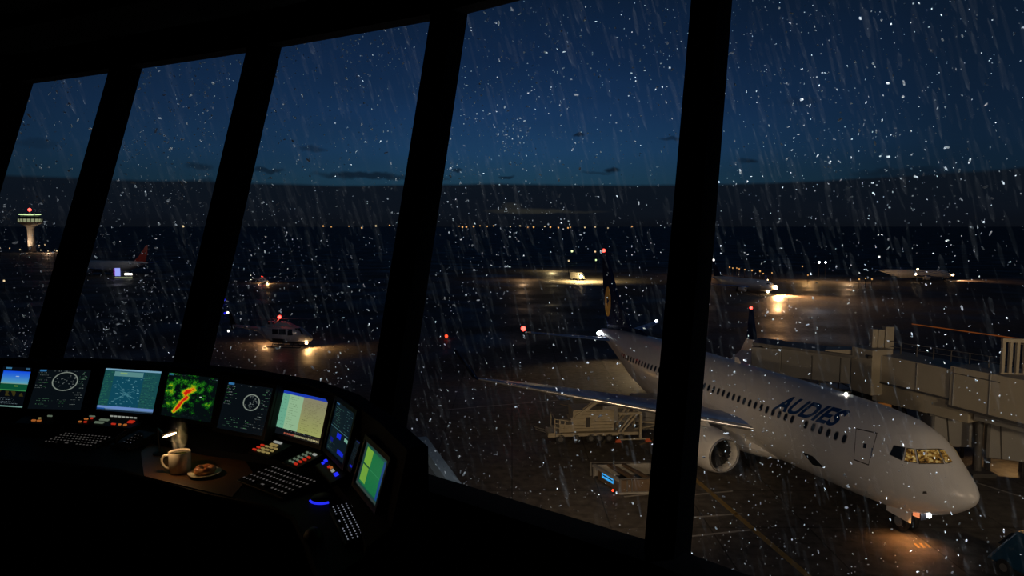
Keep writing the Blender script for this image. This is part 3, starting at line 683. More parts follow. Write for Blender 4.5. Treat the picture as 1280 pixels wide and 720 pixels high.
# ================================================================ jet bridge and what stands under it
br_o = empty('jet_bridge', (25.4, 50, 0), 0, 'long beige passenger boarding bridge beyond the nose of the airliner', 'jet bridge')
O = Vector((25.4, 50, 0))
def B_(mb_name, mb, mat, parent=None, bv=0, **k):
    for i, v in enumerate(mb.v): mb.v[i] = (v[0]-O.x, v[1]-O.y, v[2]-O.z)
    o = obj(mb_name, mb, mat, parent or br_o, **k)
    if bv: bevel(o, bv)
    return o
def tunnel(a, b, w_, z0, z1, z0b=None, z1b=None):
    a = Vector((*a, 0)); b = Vector((*b, 0)); d = (b-a).normalized(); n_ = Vector((-d.y, d.x, 0))*w_/2
    z0b = z0 if z0b is None else z0b; z1b = z1 if z1b is None else z1b
    mb = MB(); mb.hexa([a-n_+Vector((0, 0, z0)), a+n_+Vector((0, 0, z0)), a+n_+Vector((0, 0, z1)), a-n_+Vector((0, 0, z1))], [b-n_+Vector((0, 0, z0b)), b+n_+Vector((0, 0, z0b)), b+n_+Vector((0, 0, z1b)), b-n_+Vector((0, 0, z1b))])
    return mb
# main tunnel coming towards the right edge
A1, A2, A3 = (26.3, 48.6), (28.9, 41.5), (33.2, 30.5)
t1 = tunnel((26.0, 49.4), A2, 2.6, 4.6, 6.45); B_('tunnel_section', t1, 'bridge', bv=.04)
t2 = tunnel((28.2, 43.6), A3, 3.1, 4.25, 6.7); B_('tunnel_section', t2, 'bridge', bv=.04)
t3 = tunnel((26.0, 49.2), (28.6, 42.8), 2.2, 3.15, 4.5, 3.3, 4.5); B_('lower_girder', t3, 'bridge', bv=.03)
t4 = tunnel((28.7, 42.5), (30.0, 39.2), 2.0, 3.6, 4.3); B_('lower_girder', t4, 'bridge2')
# seams on the near faces
def along(a, b, w_, t, z, off=.02):
    a = Vector((*a, 0)); b = Vector((*b, 0)); d = (b-a).normalized(); n_ = Vector((d.y, -d.x, 0))
    p = a.lerp(b, t)-Vector((-d.y, d.x, 0))*(w_/2+off); p.z = z; return p
for (a, b, w_, ts, z0, z1) in (((26.0, 49.4), A2, 2.6, (.12, .45, .78), 4.62, 6.4), ((28.2, 43.6), A3, 3.1, (.02, .18, .42, .7), 4.3, 6.65)):
    for t_ in ts:
        sm = MB(); p = along(a, b, w_, t_, z0); q = along(a, b, w_, t_, z1); sm.bar(p, q, .07); B_('panel_rib', sm, 'bridge2')
sm = MB(); sm.bar(along((26.0, 49.4), A2, 2.6, 0, 4.58), along((26.0, 49.4), A2, 2.6, 1, 4.58), .1, .12); B_('sill_rail', sm, 'steel')
sm = MB(); sm.bar(along((28.2, 43.6), A3, 3.1, 0, 4.22), along((28.2, 43.6), A3, 3.1, 1, 4.22), .1, .14); B_('sill_rail', sm, 'steel')
sm = MB(); sm.bar(along((28.2, 43.6), A3, 3.1, .02, 6.3), along((28.2, 43.6), A3, 3.1, .22, 6.3), .06, .05); B_('conduit', sm, 'steel')
# roof handrail
hr = MB(); a = Vector((26.0, 49.2, 6.5)); b = Vector((29.6, 40.2, 6.7))
for k in range(9):
    p = a.lerp(b, k/8); hr.bar(p, p+Vector((0, 0, .75)), .05)
hr.bar(a+Vector((0, 0, .75)), b+Vector((0, 0, .75)), .05); hr.bar(a+Vector((0, 0, .4)), b+Vector((0, 0, .4)), .04)
B_('roof_handrail', hr, 'steel')
# rotunda tower with three stacks
rt = MB(); rt.box((24.95, 48.95, 5.25), (1.75, 1.9, 3.1), rz=.3); B_('rotunda', rt, 'bridge', bv=.05, label='tall square housing with three stacks on top')
for (u0, u1, vt) in ((1088, 1094.5, 411), (1095.5, 1103, 411.5), (1104, 1115, 408)):
    p0 = atd(u0, 430, 49.2); p1 = atd(u1, 430, 49.2); pt = atd((u0+u1)/2, vt, 49.2)
    s_ = MB(); s_.box(((p0.x+p1.x)/2, 49.2, (6.7+pt.z)/2), (p1.x-p0.x, .5, pt.z-6.7)); B_('stack', s_, 'bridge', bv=.02)
for (u, v, wu, hv) in ((1086, 446, 7, 4), (1094, 466, 9, 10)):
    p = atd(u, v, 47.9); s_ = MB(); s_.box((p.x, 48.02+(p.x-24.95)*.3, p.z), (wu*.052, .12, hv*.052), rz=.3); B_('equipment_panel', s_, 'seam' if wu == 7 else 'bridge2')
# left arm
t5 = tunnel((25.0, 50.3), (19.2, 53.6), 2.2, 4.05, 5.9, 4.2, 6.3); B_('tunnel_section', t5, 'bridge2', bv=.04)
t6 = tunnel((25.0, 50.3), (18.6, 53.9), 2.7, 5.95, 6.15, 6.35, 6.55); B_('roof_slab', t6, 'steel')
t7 = tunnel((25.2, 50.0), (22.8, 51.3), 1.6, 5.9, 6.6, 6.15, 6.35); B_('sloping_canopy', t7, 'bridge')
for t_ in (.2, .48, .8):
    p = along((25.0, 50.3), (19.2, 53.6), -2.2, t_, 4.2, -.03); 
    sm = MB(); p = Vector((25.0, 50.3, 0)).lerp(Vector((19.2, 53.6, 0)), t_)+Vector((-.495, -.87, 0))*1.13
    sm.bar((p.x, p.y, 4.1), (p.x, p.y, 5.9), .06); B_('panel_rib', sm, 'steel')
p = atd(1032, 463, 50.9); sm = MB(); sm.box((p.x, p.y+.1, p.z), (.25, .2, .4), rz=-.5); B_('service_hatch', sm, 'gsebrown')
# cab end of the left arm
cb = MB(); cb.box((19.4, 53.4, 4.9), (2.1, 2.6, 2.6), rz=-.5); B_('cab', cb, 'bridge2', bv=.06)
# legs
for (x, y, r_) in ((25.4, 49.8, .45), (30.6, 36.9, .3), (28.6, 42.8, .22), (20.8, 52.8, .25)):
    lg = MB(); lg.tube([(x, y, 0), (x, y, 4.2)], r_, 14); lg.box((x, y, .12), (1.4, 1.4, .24)); B_('support_leg', lg, 'steel')
cr_ = MB()
for x0, x1 in ((26.0, 24.0), (27.2, 24.8)): cr_.bar((x0, 50.4, 3.4), (x1, 53.4, 1.6), .12)
for k in range(5): cr_.bar((20.2+k*1.2, 52.5-k*.4, 3.9), (21.4+k*1.2, 52.1-k*.4, 3.3), .07); cr_.bar((21.4+k*1.2, 52.1-k*.4, 3.3), (21.4+k*1.2, 52.1-k*.4, 3.95), .06)
cr_.bar((20.2, 52.5, 3.35), (26, 50.4, 3.3), .09); B_('truss', cr_, 'steel')
# portal frame on the tunnel roof
pf = MB(); c = Vector((30.3, 41.3, 6.7)); c = Vector((28.85, 40.6, 6.66))
for dx in (-.55, -.18, .18, .55): pf.bar(c+Vector((dx, -dx*.2, 0)), c+Vector((dx, -dx*.2, 2.0)), .17)
pf.bar(c+Vector((-.65, .13, 2.0)), c+Vector((.65, -.13, 2.0)), .26, .22); pf.bar(c+Vector((-.65, .13, .05)), c+Vector((.65, -.13, .05)), .2, .12); pf.box(c+Vector((1.0, -.2, 1.9)), (1.0, .9, .35))
B_('roof_portal_frame', pf, 'bridge')

# equipment boxes under the bridge
def gear_box(loc, d, rz, label, m='bridge2', name='ground_equipment_cabin'):
    t = empty(name, loc, rz, label, 'equipment cabin')
    b = MB(); b.box((0, 0, d[2]/2+d[3]), d[:3]); bevel(obj('cabin_body', b, m, t), .04)
    r_ = MB(); r_.box((0, 0, d[2]+d[3]+.05), (d[0]+.3, d[1]+.3, .1)); obj('roof', r_, 'steel', t)
    for qx in (-1, 1):
        p_ = MB(); p_.box((qx*(d[0]/2-.1), -d[1]/2-.03, d[2]/2+d[3]), (.16, .07, d[2])); obj('corner_post', p_, 'steel', t)
        for sy_ in (-1, 1):
            p_ = MB(); p_.box((qx*(d[0]/2-.2), sy_*(d[1]/2-.2), d[3]/2), (.18, .18, d[3])); obj('leg', p_, 'darkmetal', t)
    p_ = MB(); p_.bar((-d[0]*.12, -d[1]/2-.03, d[3]), (-d[0]*.2, -d[1]/2-.03, d[3]+d[2]), .06); obj('brace', p_, 'seam', t)
    return t
gear_box((28.3, 45.4, 0), (3.0, 2.0, 2.0, 1.2), -.12, 'grey panelled cabin on legs under the right half of the jet bridge')
gear_box((30.4, 43.0, 0), (2.2, 2.0, 2.1, 1.1), -.5, 'second grey cabin under the bridge, at the frame\'s right edge')
# dark truck with amber lit bay beneath the bridge
tk = empty('service_truck', (25.9, 52.6, 0), -.15, 'dark service truck with an amber-lit bay under the jet bridge', 'truck')
b = MB(); b.box((-.6, 0, 2.05), (4.6, 2.3, 2.3)); bevel(obj('cargo_box', b, 'darkmetal', tk), .25, 3)
b = MB(); b.hexa([(1.7, -1.1, .7), (3.4, -1.1, .7), (3.4, 1.1, .7), (1.7, 1.1, .7)], [(1.7, -1.05, 2.7), (2.8, -1.05, 2.7), (2.8, 1.05, 2.7), (1.7, 1.05, 2.7)]); bevel(obj('cab', b, 'darkmetal', tk), .1)
b = MB(); b.box((1.45, -1.17, 2.1), (1.0, .05, .45)); obj('lit_bay', b, 'g_amberwin', tk, label='amber lit opening')
b = MB(); b.box((1.45, -1.17, 1.45), (1.0, .05, .4)); obj('lit_bay', b, 'g_amberwin', tk)
b = MB(); b.box((0, 0, .75), (6.2, 2.0, .25)); obj('chassis', b, 'black', tk)
for x in (-2.2, -1.1, 2.4):
    for s in (-1, 1): wheel('wheel', (x, s*.98, .45), .45, .28, tk, 'steel')

# ================================================================ cargo loader under the wing
cl = empty('cargo_loader', (6.0, 50.2, 0), .09, 'beige cargo loader with ramp and rails standing under the near wing', 'cargo loader')
def C_(name, mb, mat='gse', parent=None, **k): return obj(name, mb, mat, parent or cl, **k)
b = MB(); b.box((-.1, 0, .62), (5.9, 2.2, .22)); b.box((-3.2, 0, .55), (.7, 1.6, .3)); C_('chassis', b)
for i, x in enumerate((-2.7, -1.6, -.55, .05, .75, 1.6)):
    for s in (-1, 1): wheel('wheel', (x, s*.98, .33), .33 if i else .36, .24, cl, 'steel')
b = MB(); b.box((-.35, .1, 1.55), (2.9, 1.9, 1.5))
for k in range(6): b.box((-.35, -.9, .98+k*.24), (2.95, .08, .07))
C_('body', b, 'gse')
b = MB(); b.box((-.75, -.93, 1.45), (.3, .06, .7)); C_('access_door', b, 'seam')
b = MB(); b.box((.9, .1, 2.1), (1.1, 1.7, 1.5)); b.box((.6, -.78, 2.5), (.14, .1, 1.4)); C_('lift_tower', b, 'bridge2')
b = MB(); b.box((.7, -.1, 2.75), (1.6, 1.5, .35)); C_('machinery', b, 'darkmetal')
b = MB()
for y in (-.9, -.55): b.bar((-1.9, y, 1.6), (-.2, y, 2.85), .12, .2)
b.bar((-1.9, -.9, 1.55), (-1.9, .9, 1.55), .12); b.bar((-.2, -.9, 2.85), (.9, -.9, 2.9), .14); C_('ramp', b)
b = MB(); b.box((-2.2, -.2, 1.05), (1.0, 1.5, .55)); C_('battery_box', b, 'gse')
b = MB()
for x in (-3.1, -2.75, -2.4): b.bar((x, -1.0, .75), (x, -1.0, 1.75-.15*(x+3.1)), .06)
for z in (1.75, 1.45, 1.15): b.bar((-3.1, -1.0, z), (-2.1, -1.0, z-.15), .05)
b.bar((-3.1, -1.0, 1.75), (-3.1, .9, 1.75), .05); b.bar((-3.1, .9, .7), (-3.1, .9, 1.75), .05); C_('guard_rail', b)
b = MB(); b.bar((-3.3, -.3, .5), (-4.4, -.5, .95), .07); b.bar((-3.3, .3, .5), (-4.4, .1, .95), .07); C_('tow_bar', b, 'steel')
b = MB()
for y in (-1.0, .8):
    b.bar((3.0, y, .15), (3.0, y, 2.0), .16); b.bar((1.4, y, 2.05), (3.05, y, 2.05), .18); b.bar((1.7, y, .75), (2.7, y, 1.95), .12); b.bar((1.4, y, .75), (2.4, y, 1.95), .12); b.bar((1.5, y, 2.9), (3.0, y, 2.1), .06)
b.bar((3.0, -1.0, 2.0), (3.0, .8, 2.0), .12); b.bar((1.4, -1.05, .2), (3.7, -1.05, .2), .12, .08); C_('gantry_frame', b)
for x in (1.4, 3.55):
    b = MB(); b.hexa([(x-.22, -1.2, 0), (x+.25, -1.2, 0), (x+.25, -.9, 0), (x-.22, -.9, 0)], [(x-.15, -1.15, .22), (x+.1, -1.15, .22), (x+.1, -.95, .22), (x-.15, -.95, .22)]); C_('stabiliser_shoe', b, 'orange')
b = MB(); b.bar((3.05, -.4, 1.3), (5.6, -.6, .95), .1); b.bar((2.6, -.4, .7), (5.2, .5, .85), .14, .1); C_('boom', b)
# second loader behind: closed container
cd = empty('container_dolly', (10.9, 53.2, 0), .05, 'grey freight container on a dolly right of the cargo loader', 'container')
b = MB(); b.box((0, 0, 1.5), (3.6, 1.8, 1.8)); bevel(obj('container', b, 'bridge2', cd), .05)
b = MB(); b.box((0, 0, .5), (3.9, 1.9, .16)); obj('dolly_bed', b, 'steel', cd)
for x in (-1.4, 1.4):
    for s in (-1, 1): wheel('wheel', (x, s*.8, .25), .25, .18, cd, 'steel')

# ================================================================ equipment bin with cyan display
eb = empty('equipment_bin', (7.35, 40.55, 0), 0, 'low brown open-topped ground power bin with a glowing cyan display', 'equipment bin')
p00, p10, p01 = Vector((6.15, 39.6, 0)), Vector((9.6, 39.95, 0)), Vector((4.95, 42.2, 0)); p11 = p10+p01-p00; Oe = eb.location
def E_(nm_, mb, mat, **k):
    for i, v in enumerate(mb.v): mb.v[i] = (v[0]-Oe.x, v[1]-Oe.y, v[2])
    return obj(nm_, mb, mat, eb, **k)
def wallp(a, b, z0, z1, th=.1):
    d = (b-a).normalized(); n_ = Vector((-d.y, d.x, 0))*th/2; m_ = MB()
    m_.hexa([a-n_+Vector((0, 0, z0)), b-n_+Vector((0, 0, z0)), b+n_+Vector((0, 0, z0)), a+n_+Vector((0, 0, z0))], [a-n_+Vector((0, 0, z1)), b-n_+Vector((0, 0, z1)), b+n_+Vector((0, 0, z1)), a+n_+Vector((0, 0, z1))]); return m_
E_('front_panel', wallp(p00, p10, .08, .78), 'gsebrown'); E_('back_panel', wallp(p01, p11, .08, .78), 'bridge2')
E_('side_panel', wallp(p00.lerp(p01, .02), p00.lerp(p01, .8), .08, .78), 'gsebrown'); E_('side_panel', wallp(p10, p11, .08, .78), 'bridge2')
E_('base_skid', wallp(p00+Vector((-.1, -.1, 0)), p10+Vector((0, -.1, 0)), 0, .1, .16), 'bridge2'); 
m_ = MB(); m_.add([p00+Vector((0, 0, .1)), p10+Vector((0, 0, .1)), p11+Vector((0, 0, .1)), p01+Vector((0, 0, .1))], [(0, 1, 2, 3)]); E_('bin_floor', m_, 'black')
for t_ in (0., .28, .52):
    a = p00.lerp(p10, t_); b = p01.lerp(p11, t_); E_('cross_beam', wallp(a, b, .68, .82, .32 if t_ == .28 else .22), 'gsebrown' if t_ else 'bridge2')
m_ = MB(); up = Vector((0, 0, .84))
for a, b in ((p00, p10), (p10, p11), (p11, p01+(p01-p00)*.12)): m_.bar(a+up, b+up, .06)
for q in (p00, p10, p01+(p01-p00)*.12, p01): m_.bar(q, q+up, .12)
for t_ in (.12, .2, .55, .8): q = p00.lerp(p10, t_)+Vector((0, -.07, 0)); m_.bar(q+Vector((0, 0, .1)), q+Vector((0, 0, .78)), .07)
E_('rail_frame', m_, 'steel')
n_ = Vector((-.91, -.42, 0))*.07
q0 = p00.lerp(p01, .2)+n_; q1 = p00.lerp(p01, .62)+n_
m_ = MB(); m_.hexa([q0+Vector((0, 0, .38)), q1+Vector((0, 0, .38)), q1+Vector((0, 0, .70)), q0+Vector((0, 0, .70))], [p+n_*.4 for p in (q0+Vector((0, 0, .38)), q1+Vector((0, 0, .38)), q1+Vector((0, 0, .70)), q0+Vector((0, 0, .70)))])
E_('display', m_, 'g_sign', label='glowing cyan display')
m_ = MB()
for k in range(7):
    a = q0.lerp(q1, .08+k*.125)+n_*.6; m_.box((a.x, a.y, .56), (.03, .12, .06), rz=.43)
E_('display_row', m_, 'black')
m_ = MB(); m_.ball(at(766, 613, .3), .07); E_('beacon', m_, 'g_dimred', label='red beacon')

# small marker far left of it
def marker(p, r, m, label, hgt=.9, name='marker_lamp'):
    t = empty(name, (p[0], p[1], 0), 0, label, 'marker lamp')
    b = MB(); b.tube([(0, 0, 0), (0, 0, hgt)], .08, 8); b.box((0, 0, .05), (.5, .5, .1)); obj('post', b, 'steel', t)
    b = MB(); b.ball((0, 0, hgt+r), r, 10); obj('lamp', b, m, t); return t
marker(at(558, 424), .22, 'g_dimred', 'small red apron marker lamp left of the near wingtip', .2)
marker(at(92, 384), .3, 'g_blue', 'blue taxiway marker lamp left of the leftmost mullion gap', .4)['label'] = 'blue taxiway lamp low in the second window from the left'
marker(at(280, 379), .3, 'g_blue', 'upper of two blue taxiway lamps near the helicopter tail', .4)
marker(at(281, 395), .18, 'g_blue', 'lower and fainter blue taxiway lamp near the helicopter tail', .3)

# small vans
def van(loc, rz, label, m='steel', s=1.):
    t = empty('apron_van', loc, rz, label, 'van'); t.scale = (s, s, s)
    b = MB(); b.hexa([(-2.4, -.95, .4), (2.4, -.95, .4), (2.4, .95, .4), (-2.4, .95, .4)], [(-2.35, -.85, 2.1), (1.2, -.85, 2.1), (1.2, .85, 2.1), (-2.35, .85, 2.1)]); bevel(obj('body', b, m, t), .12)
    b = MB(); b.hexa([(1.35, -.8, 1.25), (1.95, -.8, 1.25), (1.95, .8, 1.25), (1.35, .8, 1.25)], [(1.15, -.75, 1.95), (1.4, -.75, 1.95), (1.4, .75, 1.95), (1.15, .75, 1.95)]); obj('windscreen', b, 'winglass', t)
    for x in (-1.5, 1.5):
        for sd in (-1, 1): wheel('wheel', (x, sd*.88, .35), .35, .22, t, 'steel')
    return t
v1 = van(tuple(at(722, 350)), -1.0, 'tiny distant van in a pool of yellow light left of the tail fin'); add_ball('headlamp', v1, (2.45, -.6, 1.2), .4, 'g_warm')
light('SPOT', tuple(at(724, 352)+Vector((0, -1, 5.5))), 60000, (1, .72, .3), .3, None, aim=tuple(at(728, 352)), angle=150, blend=1)
v2 = van(tuple(at(157, 348)), 0, 'distant van with a violet-blue lit panel beside the red-tailed airliner', 'bridge2')
b = MB(); b.box((-1.7, -1.0, 1.9), (1.5, .1, 2.3)); obj('lit_panel', b, 'g_purple', v2, label='violet blue lit panel'); b = MB(); b.box((-2.6, -1.0, 1.9), (.4, .1, 2.0)); obj('lit_edge', b, 'g_magenta', v2)
b = MB(); b.box((1.4, -1.0, 1.3), (2.2, .1, .5)); obj('lit_strip', b, 'g_soft', v2); b = MB(); b.box((0, -1.05, .3), (5, .1, .3)); obj('lit_sill', b, 'g_cream', v2)
v3 = van((18.3, 21.0, 0), 1.9, 'faint blue van in the lower right corner below the airliner nose', 'bluevan', 1.)
v3.location = at(1318, 735)

# distant streak of taxiway light, modelled as an added glowing bar
b = MB(); p, q = at(1140, 405, .1), at(1300, 427, .1); b.bar(p, q, .12, .12); 
tag(obj('taxiway_light_streak', b, 'g_orangestrip'), 'thin orange streak of taxiway light behind the jet bridge', 'light streak')

# ================================================================ distant control tower
ct = empty('control_tower', tuple(at(40, 314)), 0, 'distant round control tower with lit cab and red beacon', 'control tower')
def lat(nm_, prof, mat, n=24, **k): b = MB(); b.lathe(prof, (0, 0, 0), 'Z', n); return obj(nm_, b, mat, ct, smooth=40, **k)
lat('shaft', [(2.3, 0), (2.0, 4), (1.8, 13), (2.6, 15), (4.5, 16)], 'concrete'); lat('lower_ring', [(4.5, 16), (6.3, 16.8), (6.4, 17.3)], 'concrete')
lat('cab_windows', [(5.6, 17.3), (6.2, 17.5), (6.4, 19.2), (5.6, 19.2)], 'g_cream', label='glowing cream window band'); lat('cab_roof', [(6.0, 19.2), (5.9, 20.2), (5.2, 21.0), (1.0, 21.3)], 'darkmetal')
lat('roof_rim', [(5.2, 21.6), (5.6, 21.6), (5.6, 22.0), (5.2, 22.0)], 'g_green'); lat('mast', [(.35, 21), (.2, 24.5)], 'steel')
for k in range(20):
    a = 2*math.pi*k/20; b = MB(); b.bar((6.15*math.cos(a), 6.15*math.sin(a), 17.4), (6.5*math.cos(a), 6.5*math.sin(a), 19.2), .5, .2); obj('window_mullion', b, 'darkmetal', ct)
add_ball('beacon', ct, (0, 0, 24.6), .95, 'g_red')
light('SPOT', (0, -7, .6), 9000, (1, .75, .5), .3, ct, aim=(0, 0, 9), angle=60, blend=1)

# ================================================================ distant mast lights
def mast_proto(mat, name='light_mast'):
    b = MB(); b.tube([(0, 0, -1), (0, 0, 0)], .02, 5, mi=1); b.ball((0, 0, 0), .12, 8); return b
masts = {}
def mast(u, v, Y, rpx, mat, label, group):
    p = atd(u, v, Y)
    if p.z < 4: p = at(u, v, 4.5 if v < 330 else 2.4)
    r = rpx*p.y/FPX*.9; Y = p.y
    b = MB(); b.tube([(0, 0, 0), (0, 0, p.z)], .05+Y*.0001, 5, mi=1); b.ball((0, 0, p.z), r, 8, sc=(1, .6, 1)); b.box((0, 0, p.z+r*1.1), (r*2.2, r, r*.3), mi=1)
    o = obj('light_mast', b, [mat, 'black']); o.location = (p.x, p.y, 0)
    tag(o, label, 'light mast', group)
for u in (404, 414, 436, 452, 470, 487, 574, 578, 583, 592, 600, 609, 617, 638, 650, 660, 667, 681, 688, 698, 710, 713, 731, 744, 498, 520, 760, 790):
    mast(u, 283.3+rng.normal()*.9+(.8 if u > 630 else 0), 1450, .75+.5*rng.random(), 'g_sodium' if rng.random() < .7 else 'g_sodium2', 'tiny amber mast light in the row along the horizon', 'amber mast lights along the horizon')
for u, v in ((0, 311), (12, 311), (25, 312), (49, 307), (51, 313), (56, 307), (60, 314), (68, 313), (71, 314), (84, 312), (92, 315)):
    mast(u, v+rng.normal()*.6, 380, .7+.4*rng.random(), 'g_sodium2', 'pale light mast near the foot of the distant control tower', 'light masts around the distant control tower')
for u, v in ((884, 340), (889, 336), (893, 338), (897, 337), (912, 334), (916, 335), (921, 335), (924, 336), (931, 337), (940, 338), (950, 339), (954, 342), (965, 341), (1003, 333), (1074, 349), (1082, 348), (1090, 349), (1010, 344)):
    mast(u, v, 300, .75+.4*rng.random(), 'g_sodium', 'amber light mast behind the taxiing distant airliner', 'amber light masts on the right of the airfield')
for u, v, m, la in ((715, 314, 'g_green', 'greenish light mast above and left of the tail fin\'s van'), (1024, 328, 'g_cool', None), (1032, 328, 'g_cool', None), (711, 326, 'g_sodium2', None), (744, 314.5, 'g_sodium2', None), (745, 325, 'g_green', None), (229, 283, 'g_sodium2', 'lone pale light mast between the second and third mullions'), (5, 351, 'g_sodium2', 'lone amber light mast low at the left edge')):
    if la: mast(u, v, 420 if u > 10 else 170, 1.6, m, la, 'single light masts')
    else: mast(u, v, 420, 1.3, m, 'one of two bright white floodlights side by side on the right horizon' if u > 1000 else 'pale light mast close to the top of the airliner tail fin', 'white floodlight pair' if u > 1000 else 'pale masts by the tail fin')
# added point lights without fixtures, for soft pools near the masts
for u, v, e_, c_ in ((690, 339, 5000, (1, .75, .35)), (1010, 352, 6000, (1, .55, .2)), (1060, 353, 4000, (1, .6, .3)), (880, 346, 4000, (1, .5, .2)), (655, 350, 3000, (1, .6, .3)), (60, 316, 8000, (1, .6, .35))):
    p = at(u, v); light('POINT', (p.x, p.y, 3.5), e_*.4, c_, .4)

# ================================================================ lower terminal roof beside the tower
rf = MB(); zr = 10.0
c1 = at(527, 546, zr); c2 = at(566, 600, zr); d = (c2-c1); c3 = c1+d*2.6
rf.hexa([(c1.x, c1.y, 0), (c3.x, c3.y, 0), (-14, c3.y, 0), (-14, c1.y, 0)], [(c1.x, c1.y, zr-.25), (c3.x, c3.y, zr-.25), (-14, c3.y, zr-.25), (-14, c1.y, zr-.25)])
tr = obj('terminal_wing', rf, 'roofmat', kind='structure')
pp = MB(); nn_ = Vector((d.y, -d.x, 0)).normalized()
pp.hexa([c1+nn_*.12+Vector((0, 0, -.5)), c3+nn_*.12+Vector((0, 0, -.5)), c3-nn_*.12+Vector((0, 0, -.5)), c1-nn_*.12+Vector((0, 0, -.5))], [c1+nn_*.12, c3+nn_*.12, c3-nn_*.12, c1-nn_*.12])
obj('trim_30', pp, 'parapet', kind='structure')
light('POINT', (-4.2, 14.5, 11.2), 10, (1, .95, .85), .15, name='parapet_fill')  # added point light with no fixture, lifts the parapet out of the dark

# ================================================================ tower cab: mullions, glass, walls
zt, zs = 1.2, -1.2
TB = [((-5.6, 6.75), (-6.05, 6.1)), ((-4.21, 6.21), (-4.65, 5.6)), ((-2.97, 5.62), (-3.39, 5.0)), ((-1.68, 4.97), (-2.07, 4.35)), ((-.36, 4.21), (-.67, 3.56)), ((.88, 3.2), (.58, 2.57)), ((2.02, 2.08), (1.73, 1.45)), ((2.9, .7), (2.5, .25))]
TP = [Vector((a[0], a[1], Z(zt))) for a, b in TB]; BP = [Vector((b[0], b[1], Z(zs))) for a, b in TB]
def ext(i, z):     # mullion axis at height z relative to the eye
    t = (z-zs)/(zt-zs); return BP[i].lerp(TP[i], t)
for i in range(len(TB)):
    a = BP[max(i-1, 0)]; b = BP[min(i+1, len(TB)-1)]; d = (b-a).normalized(); out = Vector((-d.y, d.x, 0))
    if out.y < 0: out = -out
    wd = {5: .125, 4: .165, 3: .185, 2: .20}.get(i, .21); dp = .13
    lo, hi = ext(i, -1.35), ext(i, 1.5); q = [-d*wd/2-out*dp/2, d*wd/2-out*dp/2, d*wd/2+out*dp/2, -d*wd/2+out*dp/2]
    mb = MB(); mb.hexa([lo+k for k in q], [hi+k for k in q])
    for s_ in (-.28, .05, .3):
        mb.hexa([lo+d*wd*s_-out*(dp/2+.012)+k for k in (-d*.006, d*.006, d*.006+out*.02, -d*.006+out*.02)], [hi+d*wd*s_-out*(dp/2+.012)+k for k in (-d*.006, d*.006, d*.006+out*.02, -d*.006+out*.02)])
    obj('trim_%d' % (40+i), mb, 'mull', kind='structure')
def strip(name, z0, z1, thick, mat, off=0.):
    mb = MB()
    for i in range(len(TB)-1):
        a0, b0, a1, b1 = ext(i, z0), ext(i+1, z0), ext(i, z1), ext(i+1, z1)
        d = (b0-a0).normalized(); n_ = Vector((d.y, -d.x, 0))
        if n_.y > 0: n_ = -n_
        mb.hexa([a0+n_*off, b0+n_*off, b0+n_*(thick+off), a0+n_*(thick+off)], [a1+n_*off, b1+n_*off, b1+n_*(thick+off), a1+n_*(thick+off)])
    return obj(name, mb, mat, kind='structure')
strip('trim_50', 1.2, 1.55, .12, 'mull', -.05); M['sill'] = pbr('matt_black_sill', (.0015, .0015, .002), .9, spec=.02)
strip('trim_51', -1.27, -1.2, .16, 'sill', -.02)
# panes
for i in range(len(TB)-1):
    a0, b0, a1, b1 = ext(i, -1.22), ext(i+1, -1.22), ext(i, 1.22), ext(i+1, 1.22)
    d = (b0-a0).normalized(); out = Vector((-d.y, d.x, 0)); out = out if out.y > 0 else -out
    mb = MB(); mb.add([p+out*.03 for p in (a0, b0, b1, a1)], [(0, 1, 2, 3)])
    o = obj('window_%d' % (i+1), mb, 'glass', kind='structure')
zf, zc_ = -1.8, 1.5
def wall(name, a, b, z0=zf, z1=zc_, m='room', th=.1):
    a = Vector((a[0], a[1], 0)); b = Vector((b[0], b[1], 0)); mb = wallp(a, b, Z(z0), Z(z1), th); return obj(name, mb, m, kind='structure')
mb = MB()
for i in range(len(TB)-1):
    a0, b0 = ext(i, -1.27), ext(i+1, -1.27); a1, b1 = a0.copy(), b0.copy(); a1.z = b1.z = Z(zf)
    d = (b0-a0).normalized(); n_ = Vector((-d.y, d.x, 0)); n_ = n_ if n_.y > 0 else -n_
    mb.hexa([a0-n_*.1, b0-n_*.1, b0+n_*.02, a0+n_*.02], [a1-n_*.1, b1-n_*.1, b1+n_*.02, a1+n_*.02])
obj('wall_front', mb, 'room', kind='structure')
wall('wall_right', (2.55, .3), (2.9, -2.6)); wall('wall_back', (2.9, -2.6), (-6.4, -2.6)); wall('wall_left', (-6.4, -2.6), (-6.1, 6.2))
fl = [(b[0], b[1]) for a, b in TB]+[(2.9, -2.6), (-6.4, -2.6)]
mb = MB(); mb.hexa([(x, y, Z(zf)-.2) for x, y in fl], [(x, y, Z(zf)) for x, y in fl]); obj('floor', mb, 'floor', kind='structure')
cl_ = [(ext(i, 1.5).x, ext(i, 1.5).y) for i in range(len(TB))]+[(3.2, -2.7), (-6.6, -2.7)]
mb = MB(); mb.hexa([(x, y, Z(1.5)) for x, y in cl_], [(x, y, Z(1.62)) for x, y in cl_]); obj('ceiling', mb, 'ceil', kind='structure')
# cornice inside
strip('trim_52', 1.42, 1.5, .55, 'ceil', .07)
# tower shaft down to the ground below the floor
mb = MB(); mb.hexa([(x*.8, y*.8-.2, 0) for x, y in fl], [(x*.8, y*.8-.2, Z(zf)-.2) for x, y in fl]); obj('wall_shaft', mb, 'concrete', kind='structure')

